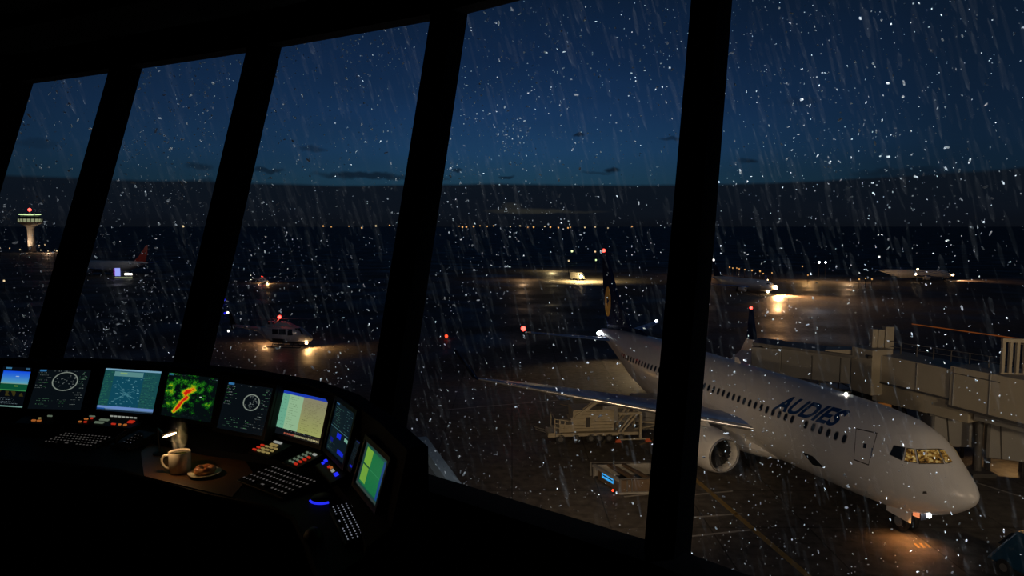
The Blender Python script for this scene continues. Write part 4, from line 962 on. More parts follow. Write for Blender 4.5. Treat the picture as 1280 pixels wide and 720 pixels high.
# ================================================================ console desk
DZ = -1.03
hood = [(-3.6, 3.5), (-2.72, 3.76), (-2.18, 3.74), (-1.66, 3.62), (-1.23, 3.44), (-.87, 3.20), (-.63, 2.93), (-.42, 2.57), (-.27, 2.25)]
panel = [(-3.5, 3.35), (-2.62, 3.65), (-2.15, 3.60), (-1.72, 3.50), (-1.30, 3.28), (-.98, 3.13), (-.74, 2.93), (-.52, 2.52), (-.40, 2.18)]
edge = [tuple(at(u, v, Z(DZ)).xy) for u, v in ((-220, 570), (-20, 574), (60, 576), (150, 586), (262, 616), (340, 632), (368, 645), (384, 678), (402, 730))]
cs_ = MB(); n = len(hood)
for i in range(n):
    H_, Q, E_e = hood[i], panel[i], edge[i]; Hv = Vector((*H_, 0)); Qv = Vector((*Q, 0)); o_ = (Hv-Qv).normalized()
    lw = .16 if i < 6 else .06
    ring = [(H_[0], H_[1], Z(zf)+.0), (H_[0], H_[1], Z(-.71)), (H_[0]-o_.x*.01, H_[1]-o_.y*.01, Z(-.70)), (H_[0]-o_.x*.07, H_[1]-o_.y*.07, Z(-.71)),
            (Q[0]+o_.x*.02, Q[1]+o_.y*.02, Z(-.955)), (Q[0]-o_.x*lw, Q[1]-o_.y*lw, Z(-1.0)), (Q[0]-o_.x*(lw+.01), Q[1]-o_.y*(lw+.01), Z(DZ)), (E_e[0], E_e[1], Z(DZ)), (E_e[0], E_e[1], Z(DZ-.035)), (E_e[0]*.85+H_[0]*.15, E_e[1]*.85+H_[1]*.15, Z(DZ-.06)), (E_e[0]*.5+H_[0]*.5, E_e[1]*.5+H_[1]*.5, Z(zf))]
    cs_.v += ring; m_n = len(ring)
for i in range(n-1):
    for k in range(m_n): cs_.f.append((i*m_n+k, i*m_n+(k+1) % m_n, (i+1)*m_n+(k+1) % m_n, (i+1)*m_n+k)); cs_.m.append(1 if k == 6 else 0)
cs_.f += [tuple(range(m_n)), tuple((n-1)*m_n+k for k in range(m_n))]; cs_.m += [0, 0]
desk = empty('console_desk', (0, 0, Z(zf)), 0, 'long curved black control console below the leaning windows', 'console desk')
def D_(nm_, mb, mat, **k):
    for i, v in enumerate(mb.v): mb.v[i] = (v[0], v[1], v[2]-Z(zf))
    return obj(nm_, mb, mat, desk, **k)
D_('console_body', cs_, ['console', 'desk'], smooth=35)
wi = MB(); q = [at(u, v, Z(DZ)+.003) for u, v in ((176, 565), (196, 546), (300, 566), (316, 590), (290, 621), (262, 615), (180, 595))]
wi.hexa([p-Vector((0, 0, .003)) for p in q], q); D_('wood_desk_insert', wi, 'wood', label='dark walnut writing surface')
for i, (a, b) in enumerate((((60, 562), (150, 571)), ((150, 571), (175, 578)))):
    pass
er = MB(); er.tube([Vector((*e_, Z(DZ-.012))) for e_ in edge], .012, 8); D_('edge_trim', er, 'console', smooth=True)

# ================================================================ monitors
def screen_mesh(img, w_, h_, name):
    H_, W_ = img.shape[:2]
    xs = np.linspace(-w_/2, w_/2, W_+1); zs_ = np.linspace(h_, 0, H_+1)
    v = np.array([(x, 0, z) for z in zs_ for x in xs]); idx = np.arange((H_+1)*(W_+1)).reshape(H_+1, W_+1)
    f = np.stack([idx[:-1, :-1], idx[1:, :-1], idx[1:, 1:], idx[:-1, 1:]], -1).reshape(-1, 4)
    me = bpy.data.meshes.new(name); me.from_pydata(v.tolist(), [], f.tolist())
    ca = me.color_attributes.new('picture', 'FLOAT_COLOR', 'CORNER')
    c = np.clip(img, 0, 1); l = np.where(c <= .04045, c/12.92, ((c+.055)/1.055)**2.4).reshape(-1, 3)
    buf = np.ones((len(l)*4, 4)); buf[:, :3] = np.repeat(l, 4, 0); ca.data.foreach_set('color', buf.ravel())
    me.materials.append(M['screen']); return me
def scr_mat():
    m, nt, N, L = new_mat('screen_pixels'); o = N.new('ShaderNodeOutputMaterial'); e = N.new('ShaderNodeEmission'); a = N.new('ShaderNodeVertexColor'); a.layer_name = 'picture'
    L.new(a.outputs['Color'], e.inputs['Color']); e.inputs['Strength'].default_value = .85
    g = N.new('ShaderNodeBsdfGlossy'); g.inputs['Roughness'].default_value = .25; g.inputs['Color'].default_value = (.04, .04, .04, 1)
    ad = N.new('ShaderNodeAddShader'); L.new(e.outputs[0], ad.inputs[0]); L.new(g.outputs[0], ad.inputs[1]); L.new(ad.outputs[0], o.inputs['Surface']); return m
M['screen'] = scr_mat()
def canvas(W_, H_, c): return np.ones((H_, W_, 3))*np.array(c)/255.
def rect(im, x0, y0, x1, y1, c, a=1.):
    H_, W_ = im.shape[:2]; X0, X1, Y0, Y1 = int(x0*W_), max(int(x0*W_)+1, int(x1*W_)), int(y0*H_), max(int(y0*H_)+1, int(y1*H_))
    im[Y0:Y1, X0:X1] = im[Y0:Y1, X0:X1]*(1-a)+np.array(c)/255.*a
def scribble(im, x0, y0, x1, y1, c, rows, dens=.6, a=.9):
    for r_ in range(rows):
        y = y0+(y1-y0)*(r_+.3)/rows; x = x0; stop = x0+(x1-x0)*rng.uniform(.45, 1)
        while x < stop:
            wv = rng.uniform(.01, .035)
            if rng.random() < dens: rect(im, x, y, min(x+wv, x1), y+.008, c, a*rng.uniform(.4, 1))
            x += wv+.01
def ring_(im, cx_, cy_, r_, wd, c, asp=1.):
    H_, W_ = im.shape[:2]; yy, xx = np.mgrid[0:H_, 0:W_]; xx = (xx+.5)/W_; yy = (yy+.5)/H_
    d_ = np.hypot((xx-cx_)*asp, yy-cy_); m_ = np.clip(1-np.abs(d_-r_)/wd, 0, 1)[..., None]; im[:] = im*(1-m_)+np.array(c)/255.*m_
def smooth_noise(H_, W_, k):
    a = rng.random((k+2, k+2)); yi = np.linspace(0, k, H_); xi = np.linspace(0, k, W_); y0 = yi.astype(int); x0 = xi.astype(int); fy = (yi-y0)[:, None]; fx = (xi-x0)[None]
    return (a[y0][:, x0]*(1-fy)*(1-fx)+a[y0+1][:, x0]*fy*(1-fx)+a[y0][:, x0+1]*(1-fy)*fx+a[y0+1][:, x0+1]*fy*fx)
GW, GN, WH = (95, 150, 110), (60, 140, 70), (150, 160, 155)
def pic_attitude():
    im = canvas(90, 100, (6, 10, 16)); rect(im, .12, .01, .3, .05, (60, 120, 160)); rect(im, .78, .01, .92, .05, (50, 90, 120))
    for k in range(28): rect(im, .05, .1+k*.011, .97, .112+k*.011, (20+2.6*k, 80+3.2*k, 235-k*1.5))
    rect(im, .05, .40, .97, .42, (120, 160, 150)); rect(im, .05, .42, .97, .58, (10, 75, 50)); rect(im, .05, .57, .97, .59, (50, 130, 70))
    n_ = smooth_noise(100, 90, 12); m_ = ((n_ > .5))[..., None]; reg = np.zeros((100, 90, 1)); reg[60:72] = 1; im[:] = np.where((m_*reg) > 0, np.array((55, 50, 20))/255., im)
    rect(im, .5, .22, .62, .24, (160, 190, 230)); rect(im, .52, .46, .65, .48, (140, 190, 60))
    scribble(im, .05, .76, .95, .94, (140, 160, 170), 4, .8); rect(im, .05, .965, .97, .99, (110, 150, 140)); return im
def pic_radar(cx_, cy_, r_, seed_inner=True):
    im = canvas(120, 112, (9, 15, 20)); rect(im, .03, .0, .15, .045, (50, 110, 160)); H_, W_ = im.shape[:2]
    ring_(im, cx_, cy_, r_, .018, (165, 175, 160)); 
    for k in range(24):
        a = rng.uniform(0, 2*math.pi); q = r_*.85*math.sqrt(rng.random()); x_, y_ = cx_+q*math.cos(a), cy_+q*math.sin(a); rect(im, x_, y_, x_+.025, y_+.012, WH, .6)
    for (x0, y0, x1, y1, rw, c_) in ((.02, .06, .28, .5, 7, WH), (.03, .08, .28, .5, 4, GN), (.8, .03, .97, .5, 8, GW), (.85, .05, .97, .5, 6, WH), (.3, .02, .78, .06, 1, WH), (.12, .72, .45, .95, 5, GW), (.5, .74, .75, .95, 4, WH), (.55, .76, .7, .95, 3, GN), (.75, .55, .97, .9, 6, WH)):
        scribble(im, x0, y0, x1, y1, c_, rw, .6)
    return im
def pic_map():
    im = canvas(120, 100, (16, 72, 92)); H_, W_ = im.shape[:2]
    rect(im, 0, 0, .18, 1, (24, 74, 76)); rect(im, .70, 0, 1, 1, (26, 76, 80)); rect(im, 0, 0, 1, .045, (120, 165, 190)); rect(im, .18, .06, .69, .17, (90, 140, 140)); rect(im, .28, .08, .4, .12, (130, 170, 120))
    for k in range(60):
        x_, y_ = rng.uniform(.19, .68), rng.uniform(.18, .88); rect(im, x_, y_, x_+rng.uniform(.01, .04), y_+.015, (110, 165, 175), rng.uniform(.3, .9))
    for k in range(5):
        x0, y0, x1, y1 = rng.uniform(.2, .35), rng.uniform(.3, .85), rng.uniform(.5, .68), rng.uniform(.2, .8)
        for t_ in np.linspace(0, 1, 90): rect(im, x0+(x1-x0)*t_, y0+(y1-y0)*t_, x0+(x1-x0)*t_+.008, y0+(y1-y0)*t_+.008, (90, 150, 160), .35)
    scribble(im, .01, .07, .17, .88, (60, 140, 90), 22, .7); scribble(im, .72, .1, .98, .93, (55, 125, 95), 22, .7); scribble(im, .72, .1, .98, .93, (8, 40, 50), 14, .7)
    rect(im, 0, .885, 1, .945, (105, 140, 200)); rect(im, 0, .93, .14, .96, (30, 80, 150)); rect(im, .15, .945, 1, .965, (80, 110, 140)); rect(im, 0, .965, 1, 1, (20, 34, 48)); return im
def pic_weather():
    H_, W_ = 112, 124; im = canvas(W_, H_, (6, 14, 16)); yy, xx = np.mgrid[0:H_, 0:W_]; xx = (xx+.5)/W_; yy = (yy+.5)/H_
    nz_ = .55*smooth_noise(H_, W_, 14)+.3*smooth_noise(H_, W_, 30)+.35*rng.random((H_, W_))
    def seg(x0, y0, x1, y1, r_):
        t_ = np.clip(((xx-x0)*(x1-x0)+(yy-y0)*(y1-y0))/((x1-x0)**2+(y1-y0)**2), 0, 1); return np.exp(-(((xx-x0-t_*(x1-x0))**2+(yy-y0-t_*(y1-y0))**2)/r_**2))
    core = np.maximum(seg(.40, .42, .54, .32, .075), seg(.24, .88, .36, .66, .04)); core = np.maximum(core, .85*seg(.34, .66, .44, .52, .045))
    halo = np.maximum(seg(.08, .3, .14, .75, .16), .9*seg(.2, .15, .6, .2, .13)); halo = np.maximum(halo, .95*seg(.83, .62, .88, .66, .09)); halo = np.maximum(halo, .55*seg(.8, .3, .95, .5, .2)); halo = np.maximum(halo, .9*seg(.3, .7, .45, .5, .2))
    s_ = core*1.0+halo*.40+(nz_-.62)*.95
    for th, c_ in ((.22, (8, 50, 14)), (.32, (20, 95, 20)), (.42, (50, 140, 25)), (.55, (140, 175, 20)), (.68, (215, 185, 25)), (.82, (235, 120, 20)), (.98, (205, 30, 18))):
        im[s_ > th] = np.array(c_)/255.
    rect(im, .02, .01, .12, .06, (40, 100, 120)); scribble(im, .14, .02, .35, .05, WH, 1, .5, .5); scribble(im, .8, .04, .97, .07, (120, 150, 160), 1); scribble(im, .3, .9, .95, .99, (70, 90, 90), 3, .5, .5); rect(im, .69, .47, .73, .49, (200, 210, 200)); return im
def pic_document():
    im = canvas(116, 104, (16, 18, 20)); rect(im, 0, 0, 1, .07, (28, 60, 175)); rect(im, .0, .07, .16, .86, (110, 175, 145)); rect(im, .16, .07, .47, .86, (150, 188, 148))
    for k in range(40): rect(im, .47, .07+k*.02, .98, .09+k*.02, (138+k*.5, 134+k*.8, 108-k*.3))
    scribble(im, .02, .12, .14, .82, (60, 110, 95), 10, .7); scribble(im, .19, .1, .42, .82, (70, 90, 65), 14, .8, .8); scribble(im, .52, .14, .95, .5, (95, 90, 65), 12, .8, .7); scribble(im, .52, .5, .72, .82, (60, 50, 30), 7, .8); scribble(im, .75, .5, .95, .8, (100, 100, 60), 7, .6)
    rect(im, .0, .86, 1, 1, (14, 18, 22)); scribble(im, .2, .87, .97, .9, WH, 1, .7)
    for k in range(22): rect(im, .2+k*.035, .94, .225+k*.035, .98, (170, 90, 70) if k < 7 else (165, 160, 120)); 
    return im
def pic_dark():
    im = canvas(80, 110, (12, 26, 34)); rect(im, .03, .03, .18, .06, (50, 90, 130)); scribble(im, .05, .1, .45, .48, (90, 150, 130), 9, .7); scribble(im, .6, .05, .95, .55, (90, 130, 130), 9, .6); rect(im, 0, .5, 1, .512, (70, 110, 120))
    rect(im, .38, .56, .58, .66, (20, 40, 220)); rect(im, .75, .56, .92, .62, (120, 170, 150)); rect(im, .1, .72, .26, .8, (15, 25, 120)); rect(im, .55, .84, .85, .92, (20, 40, 210)); scribble(im, .05, .8, .4, .97, (90, 140, 130), 5, .6); return im
def pic_slim():
    im = canvas(30, 60, (9, 15, 20)); scribble(im, .1, .05, .9, .7, (70, 100, 110), 9, .7, .6); rect(im, .2, .02, .8, .08, (20, 30, 90)); rect(im, .3, .86, .8, .93, (20, 30, 200)); return im
def pic_green():
    im = canvas(80, 100, (40, 52, 56)); rect(im, .06, .05, .94, .94, (20, 75, 62)); rect(im, .12, .1, .84, .9, (24, 112, 66)); rect(im, .1, .1, .38, .46, (118, 170, 60)); rect(im, .1, .5, .36, .86, (112, 165, 62)); rect(im, .38, .48, .84, .5, (50, 130, 85)); rect(im, .1, .46, .38, .5, (30, 80, 50))
    rect(im, .84, .08, .92, .92, (24, 62, 130)); rect(im, 0, 0, 1, .03, (60, 75, 80)); rect(im, 0, .95, 1, 1, (52, 66, 62)); return im
MON = [('S0', (-2.589, 3.607, -.93), -12, 19.9, .185, .207, pic_attitude, 'wide monitor with a blue sky and green ground picture, leftmost on the console'),
       ('S1', (-2.322, 3.559, -.93), -5.1, 27.1, .292, .207, lambda: pic_radar(.55, .29, .23), 'dark radar monitor second from the left with a large white ring'),
       ('S2', (-1.937, 3.505, -.93), -15, 20.4, .346, .214, pic_map, 'monitor showing a teal map between two text columns'),
       ('S3', (-1.577, 3.387, -.93), -24.6, 15.8, .344, .209, pic_weather, 'weather radar monitor with a red and yellow storm on green'),
       ('S4', (-1.233, 3.165, -.93), -27.2, 20, .294, .213, lambda: pic_radar(.60, .36, .165), 'dark radar monitor with a white ring right of the weather monitor'),
       ('S5', (-.943, 3.063, -.93), -35.9, 17.2, .314, .193, pic_document, 'bright monitor showing a pale green and beige document'),
       ('S6', (-.718, 2.825, -.93), -59.8, 14.9, .257, .203, pic_dark, 'dark monitor turned sideways with blue spots, right of the document monitor'),
       ('S6b', (-.622, 2.669, -.93), -59.9, 20, .069, .112, pic_slim, 'narrow dark status display between the sideways and the green monitor'),
       ('S7', (-.508, 2.412, -.93), -62.8, 16.9, .265, .156, pic_green, 'green monitor with two lime squares at the right end of the console')]
for nm_, (x, y, z), yaw, tilt, w_, h_, pic, lab in MON:
    t = bpy.data.objects.new('monitor', None); col.objects.link(t); t.location = (x, y, Z(z)); t.rotation_euler = (-math.radians(tilt), 0, math.radians(yaw)); t.rotation_mode = 'XYZ'
    t.rotation_euler = (Matrix.Rotation(math.radians(yaw), 3, 'Z') @ Matrix.Rotation(-math.radians(tilt), 3, 'X')).to_euler()
    tag(t, lab, 'monitor')
    bz = .018 if w_ > .1 else .006
    b = MB(); b.box((0, .024, h_/2), (w_+2*bz, .04, h_+2*bz)); bevel(obj('housing', b, 'bezel', t), .006)
    fr = MB()
    for cx_, cz_, sx_, sz_ in ((0, h_+bz/2, w_+2*bz, bz), (0, -bz/2, w_+2*bz, bz), (-w_/2-bz/2, h_/2, bz, h_), (w_/2+bz/2, h_/2, bz, h_)): fr.box((cx_, -.002, cz_), (sx_, .012, sz_))
    obj('bezel', fr, 'bezel', t)
    me = screen_mesh(pic(), w_, h_, 'screen'); so = bpy.data.objects.new('screen', me); col.objects.link(so); so.parent = t
# ================================================================ keyboards
def quad_frame(px, z):
    p = [at(u, v, Z(z)) for u, v in px]; c_ = sum(p, Vector())/4; ex = ((p[1]-p[0])+(p[2]-p[3])); rz = math.atan2(ex.y, ex.x)
    return c_, rz, ex.length/2, (((p[3]-p[0])+(p[2]-p[1])).length/2)
key_me = {}
def key_mesh(w_, d_, mt):
    k = (round(w_, 4), round(d_, 4), mt)
    if k not in key_me:
        b = MB(); b.hexa([(-w_/2, -d_/2, 0), (w_/2, -d_/2, 0), (w_/2, d_/2, 0), (-w_/2, d_/2, 0)], [(-w_*.4, -d_*.4, .007), (w_*.4, -d_*.4, .007), (w_*.4, d_*.4, .007), (-w_*.4, d_*.4, .007)])
        gw = min(w_*.26, .009); b.add([(-gw, -d_*.14, .0075), (gw, -d_*.14, .0075), (gw, d_*.16, .0075), (-gw, d_*.16, .0075)], [(0, 1, 2, 3)], 1)
        me = bpy.data.meshes.new('key'); me.from_pydata(b.v, [], b.f); me.materials.append(M['keycap']); me.materials.append(M[mt]); me.polygons.foreach_set('material_index', b.m); key_me[k] = me
    return key_me[k]
def keyboard(px, label, mt, cols, rows, extra=0, name='keyboard'):
    c_, rz, w_, d_ = quad_frame(px, DZ+.015); t = empty(name, (c_.x, c_.y, Z(DZ)), rz, label, 'keyboard')
    b = MB(); b.hexa([(-w_/2-.008, -d_/2-.008, 0), (w_/2+.008, -d_/2-.008, 0), (w_/2+.008, d_/2+.008, 0), (-w_/2-.008, d_/2+.008, 0)], [(-w_/2-.006, -d_/2-.006, .010), (w_/2+.006, -d_/2-.006, .010), (w_/2+.006, d_/2+.006, .02), (-w_/2-.006, d_/2+.006, .02)])
    bevel(obj('case', b, 'bezel', t), .003)
    pw, pd = w_/cols, d_/rows
    for r_ in range(rows):
        for k in range(cols):
            if r_ == 0 and 3 < k < cols-5:
                if k != cols//2-1: continue
                wk = pw*3.6
            else: wk = pw*.86
            o = bpy.data.objects.new('key', key_mesh(wk, pd*.84, mt)); col.objects.link(o); o.parent = t
            o.location = (-w_/2+pw*(k+.5), -d_/2+pd*(r_+.5), .0105+.009*(r_+.5)/rows); o.rotation_euler = (math.atan(.01/d_), 0, 0)
    return t
keyboard([(76, 543), (133, 548), (122, 559), (60, 553)], 'black keyboard with faint lit keys below the map monitor', 'g_key', 14, 5)
keyboard([(331, 583), (388, 602), (366, 622), (312, 600)], 'black keyboard with lit keys in front of the document monitor', 'g_key', 14, 5)
keyboard([(440, 630), (462, 670), (434, 680), (414, 634)], 'black keyboard with bright cool keys in front of the green monitor', 'g_keyc', 14, 5)
# telephone
c_, rz, w_, d_ = quad_frame([(160, 548), (181, 552), (176, 564), (150, 560)], DZ)
ph = empty('desk_telephone', (c_.x, c_.y, Z(DZ)), rz, 'dark desk telephone with a few lit keys left of the wooden desk surface', 'telephone')
b = MB(); b.hexa([(-w_/2, -d_/2, 0), (w_/2, -d_/2, 0), (w_/2, d_/2, 0), (-w_/2, d_/2, 0)], [(-w_/2, -d_/2, .015), (w_/2, -d_/2, .015), (w_/2, d_/2, .045), (-w_/2, d_/2, .045)]); bevel(obj('base', b, 'bezel', ph), .004)
b = MB(); b.tube([(-w_*.32, -d_*.42, .03), (-w_*.32, 0, .06), (-w_*.32, d_*.42, .062)], [.014, .009, .014], 8); obj('handset', b, 'bezel', ph, smooth=True)
for r_ in range(4):
    for k in range(3):
        o = bpy.data.objects.new('key', key_mesh(.014, .012, 'g_keyc' if r_ < 1 else 'g_key')); col.objects.link(o); o.parent = ph; o.location = (.0+k*.02, -d_*.3+r_*.02, .02+.0055*r_)
# button panels
btn_me = {}
def btn(w_, d_, mt):
    k = (w_, d_, mt)
    if k not in btn_me:
        b = MB(); b.box((0, 0, .003), (w_, d_, .006)); me = bpy.data.meshes.new('button'); me.from_pydata(b.v, [], b.f); me.materials.append(M[mt]); btn_me[k] = me
    return btn_me[k]
def button_panel(u, v, yaw, w_, d_, label, buttons, zc=.02, name='button_panel'):
    p = at(u, v, Z(-.965)); t = empty(name, (p.x, p.y, Z(-.988)), math.radians(yaw), label, 'button panel')
    b = MB(); b.hexa([(-w_/2, -d_/2, 0), (w_/2, -d_/2, 0), (w_/2, d_/2, 0), (-w_/2, d_/2, 0)], [(-w_/2, -d_/2, .012), (w_/2, -d_/2, .012), (w_/2, d_/2, .035), (-w_/2, d_/2, .035)]); bevel(obj('panel_case', b, 'bezel', t), .004)
    for (x, y, bw, bd_, mt) in buttons:
        o = bpy.data.objects.new('button', btn(bw, bd_, mt)); col.objects.link(o); o.parent = t
        fy = y+.5; o.location = ((x)*w_, y*d_, .012+.023*fy); o.rotation_euler = (math.atan(.023/d_), 0, 0)
    return t
button_panel(48, 524, -8, .2, .09, 'button panel with three amber lights below the first radar monitor', [(-.05, -.2, .02, .008, 'g_btn_o'), (.1, -.2, .02, .008, 'g_btn_o'), (.02, .05, .012, .006, 'g_btn_y'), (.2, .32, .024, .006, 'g_btn_g')])
button_panel(107, 525, -10, .12, .09, 'button panel with red-amber lights left of the map monitor', [(-.1, -.25, .014, .007, 'g_btn_o'), (.15, -.25, .014, .007, 'g_btn_r'), (0, .05, .018, .008, 'g_btn_o'), (.2, .15, .012, .008, 'g_btn_r'), (.1, .35, .03, .005, 'g_btn_g')])
button_panel(148, 527, -14, .26, .11, 'button panel with a red triangle and pale bars below the map monitor', [(-.32, .0, .05, .012, 'g_btn_g'), (-.34, -.25, .05, .012, 'g_btn_g'), (.0, -.28, .022, .007, 'g_btn_r'), (.14, -.28, .012, .008, 'g_btn_o'), (.26, -.28, .014, .01, 'g_btn_o'), (.28, .02, .03, .02, 'g_btn_r')]+[(-.3+k*.09, .38, .016, .004, 'g_btn_w') for k in range(7)])
button_panel(338, 560, -34, .15, .12, 'button panel with amber rows below the document monitor', [(-.05, .38, .05, .01, 'g_btn_w'), (-.02, .18, .045, .012, 'g_btn_y')]+[(-.36+k*.2, .0-r_*.17, .02, .007, 'g_btn_r' if k == 0 else 'g_btn_y') for k in range(4) for r_ in range(3)])
button_panel(379, 573, -40, .11, .13, 'button panel with a slanted column of red and white keys', [(-.25, .3-r_*.16, .01, .007, 'g_btn_g') for r_ in range(5)]+[(-.05, .3-r_*.16, .012, .007, 'g_btn_g') for r_ in range(5)]+[(.2, .1-r_*.16, .018, .008, 'g_btn_r') for r_ in range(4)]+[(.2, .32, .02, .01, 'g_btn_w')])
button_panel(414, 587, -60, .24, .07, 'narrow switch strip with blue and red lights beneath the sideways monitor', [(-.42, .1, .02, .012, 'g_bluebtn'), (-.38, -.1, .014, .01, 'g_bluebtn'), (-.12, .0, .01, .012, 'g_btn_r'), (-.04, .05, .01, .012, 'g_btn_o'), (.1, .0, .018, .012, 'g_btn_w'), (.3, .0, .024, .016, 'g_bluebtn')])
# console dial with blue glow ring, trackpads
p = at(404, 622, Z(DZ+.01)); t = empty('jog_dial', (p.x, p.y, Z(DZ)), 0, 'round dial with a glowing blue arc near the right keyboard', 'dial')
b = MB(); b.lathe([(.045, 0), (.045, .012), (.03, .02), (.001, .021)], (0, 0, 0), 'Z', 28); obj('knob', b, 'bezel', t, smooth=40)
b = MB(); b.tube([(.048*math.cos(a), .048*math.sin(a), .006) for a in np.linspace(-2.7, -.9, 16)], .0045, 6); obj('glow_arc', b, 'g_bluebtn', t)
for (u, v, la) in ((63, 541, 'small blue indicator left of the left keyboard'), (448, 592, 'small blue indicator beside the green monitor')):
    p = at(u, v, Z(DZ)); b = MB(); b.box((0, 0, .006), (.045, .012, .012)); o = obj('indicator_light', b, glow('blue_indicator', (.05, .05, 1), .25)); o.location = (p.x, p.y, Z(DZ)); o.rotation_euler = (0, 0, -.4); tag(o, la, 'indicator light')
# mouse
p = at(384, 690, Z(DZ)); p = at(392, 672, Z(DZ)); t = empty('computer_mouse', (p.x, p.y, Z(DZ)), -1.2, 'black computer mouse on the desk edge below the right keyboard', 'mouse')
b = MB(); b.ball((0, 0, .0), .055, 20, sc=(1, .6, .55)); b.v = [(x, y, max(0, z)) for x, y, z in b.v]; obj('shell', b, 'bezel', t, smooth=True)
b = MB(); b.torus((.026, 0, .026), .007, .003, 14, 6, axis='Y'); obj('scroll_wheel', b, 'black', t)

# ================================================================ mug, plate, donut, lamp, steam
p = at(225.5, 591, Z(DZ)); mg = empty('coffee_mug', (p.x, p.y, Z(DZ)+.003), 0, 'cream mug of steaming coffee on the wooden desk surface', 'mug')
b = MB(); b.lathe([(.036, 0), (.040, .003), (.0425, .02), (.0435, .088), (.0425, .0895), (.0405, .088), (.0395, .01), (.001, .008)], (0, 0, 0), 'Z', 40); obj('cup', b, 'mug', mg, smooth=50)
b = MB(); b.tube([(-.040, -.006, .074), (-.058, -.01, .076), (-.070, -.012, .060), (-.070, -.012, .042), (-.058, -.01, .024), (-.040, -.006, .017)], .0058, 10); obj('handle', b, 'mug', mg, smooth=True)
b = MB(); b.lathe([(.0402, .0815), (.001, .0817)], (0, 0, 0), 'Z', 32); obj('coffee', b, 'coffee', mg)
p = at(256, 594.5, Z(DZ)); pl = empty('dessert_plate', (p.x, p.y, Z(DZ)+.003), 0, 'small cream plate holding the donut beside the mug', 'plate')
b = MB(); b.lathe([(.001, .0), (.038, 0), (.04, .003), (.064, .012), (.066, .0135), (.064, .0145), (.038, .006), (.001, .005)], (0, 0, 0), 'Z', 48); obj('dish', b, 'mug', pl, smooth=50)
dn = empty('donut', (p.x, p.y+.004, Z(DZ)+.0085), 0, 'brown glazed ring donut lying on the small plate', 'donut')
b = MB(); b.torus((0, 0, .0145), .029, .0145, 36, 16); obj('dough', b, 'donut', dn, smooth=True)
b = MB(); b.torus((0, 0, .0175), .029, .0135, 36, 16, zs=.95)
b.v = [(x, y, z+.002*math.sin(5*math.atan2(y, x))) for x, y, z in b.v]; obj('glaze', b, 'glaze', dn, smooth=True)
lpz = at(200, 568, Z(DZ)); dl = empty('desk_lamp', (lpz.x, lpz.y, Z(DZ)+.003), 0, 'tiny thin desk lamp with a glowing tube behind the mug', 'desk lamp')
b = MB(); b.lathe([(.03, 0), (.03, .006), (.006, .01), (.001, .011)], (0, 0, 0), 'Z', 24); obj('base', b, 'bezel', dl, smooth=40)
b = MB(); b.tube([(0, 0, .008), (-.003, 0, .06), (-.004, 0, .118)], .003, 8); obj('pole', b, 'darkmetal', dl, smooth=True)
hp = atd(204, 546.5, 2.875); hq = atd(220.5, 541, 2.89); h0 = hp-dl.location; h1 = hq-dl.location
b = MB(); b.tube([(-.004, 0, .118), h0+Vector((0, 0, .012)), h1+Vector((0, 0, .012))], [.003, .007, .007], 8); obj('arm', b, 'bezel', dl, smooth=True)
b = MB(); b.tube([h0, h0.lerp(h1, .15), h0.lerp(h1, .85), h1], [.0015, .0035, .0035, .0015], 10); obj('lamp_tube', b, 'g_tube', dl, smooth=True)
hm = h0.lerp(h1, .5)
light('POINT', tuple(hm+Vector((0, -.012, -.012))), 0.55, (1, .60, .26), .008, dl)
# steam: thin real vapour
def steam_mat():
    m, nt, N, L = new_mat('coffee_steam'); o = N.new('ShaderNodeOutputMaterial'); v = N.new('ShaderNodeVolumeScatter'); v.inputs['Color'].default_value = (1, 1, 1, 1); v.inputs['Anisotropy'].default_value = .2
    tc = N.new('ShaderNodeTexCoord'); nz = N.new('ShaderNodeTexNoise'); nz.inputs['Scale'].default_value = 28; nz.inputs['Detail'].default_value = 3; nz.inputs['Distortion'].default_value = 1
    mp = N.new('ShaderNodeMapping'); mp.inputs['Scale'].default_value = (1, 1, .45); L.new(tc.outputs['Object'], mp.inputs['Vector']); L.new(mp.outputs[0], nz.inputs['Vector'])
    mr = N.new('ShaderNodeMapRange'); mr.inputs['From Min'].default_value = .45; mr.inputs['From Max'].default_value = .75; mr.inputs['To Max'].default_value = 55; L.new(nz.outputs['Fac'], mr.inputs['Value'])
    sp = N.new('ShaderNodeSeparateXYZ'); L.new(tc.outputs['Object'], sp.inputs[0])
    def mm(op, a, b_):
        q_ = N.new('ShaderNodeMath'); q_.operation = op; q_.use_clamp = op == 'SUBTRACT'
        for i_, x_ in enumerate((a, b_)):
            if isinstance(x_, (int, float)): q_.inputs[i_].default_value = x_
            else: L.new(x_, q_.inputs[i_])
        return q_.outputs[0]
    rad = mm('SQRT', mm('ADD', mm('MULTIPLY', sp.outputs[0], sp.outputs[0]), mm('MULTIPLY', sp.outputs[1], sp.outputs[1])), 0)
    fade = mm('MULTIPLY', mm('SUBTRACT', 1, mm('MULTIPLY', rad, 27)), mm('SUBTRACT', 1, mm('MULTIPLY', sp.outputs[2], 6)))
    fade = mm('MULTIPLY', fade, mr.outputs[0])
    L.new(fade, v.inputs['Density']); L.new(v.outputs[0], o.inputs['Volume']); return m
b = MB(); b.tube([(0, 0, .0), (0, .0, .035), (0, 0, .075), (0, 0, .13), (0, 0, .165)], [.025, .036, .038, .036, .02], 20)
so = obj('steam', b, steam_mat(), smooth=True); so.location = mg.location+Vector((0.0, .0, .091)); tag(so, 'wisp of steam rising from the cream mug', 'steam', kind='stuff')

# office chair backs in the dark foreground are not visible; one faint chair edge right of the desk is left to the dark

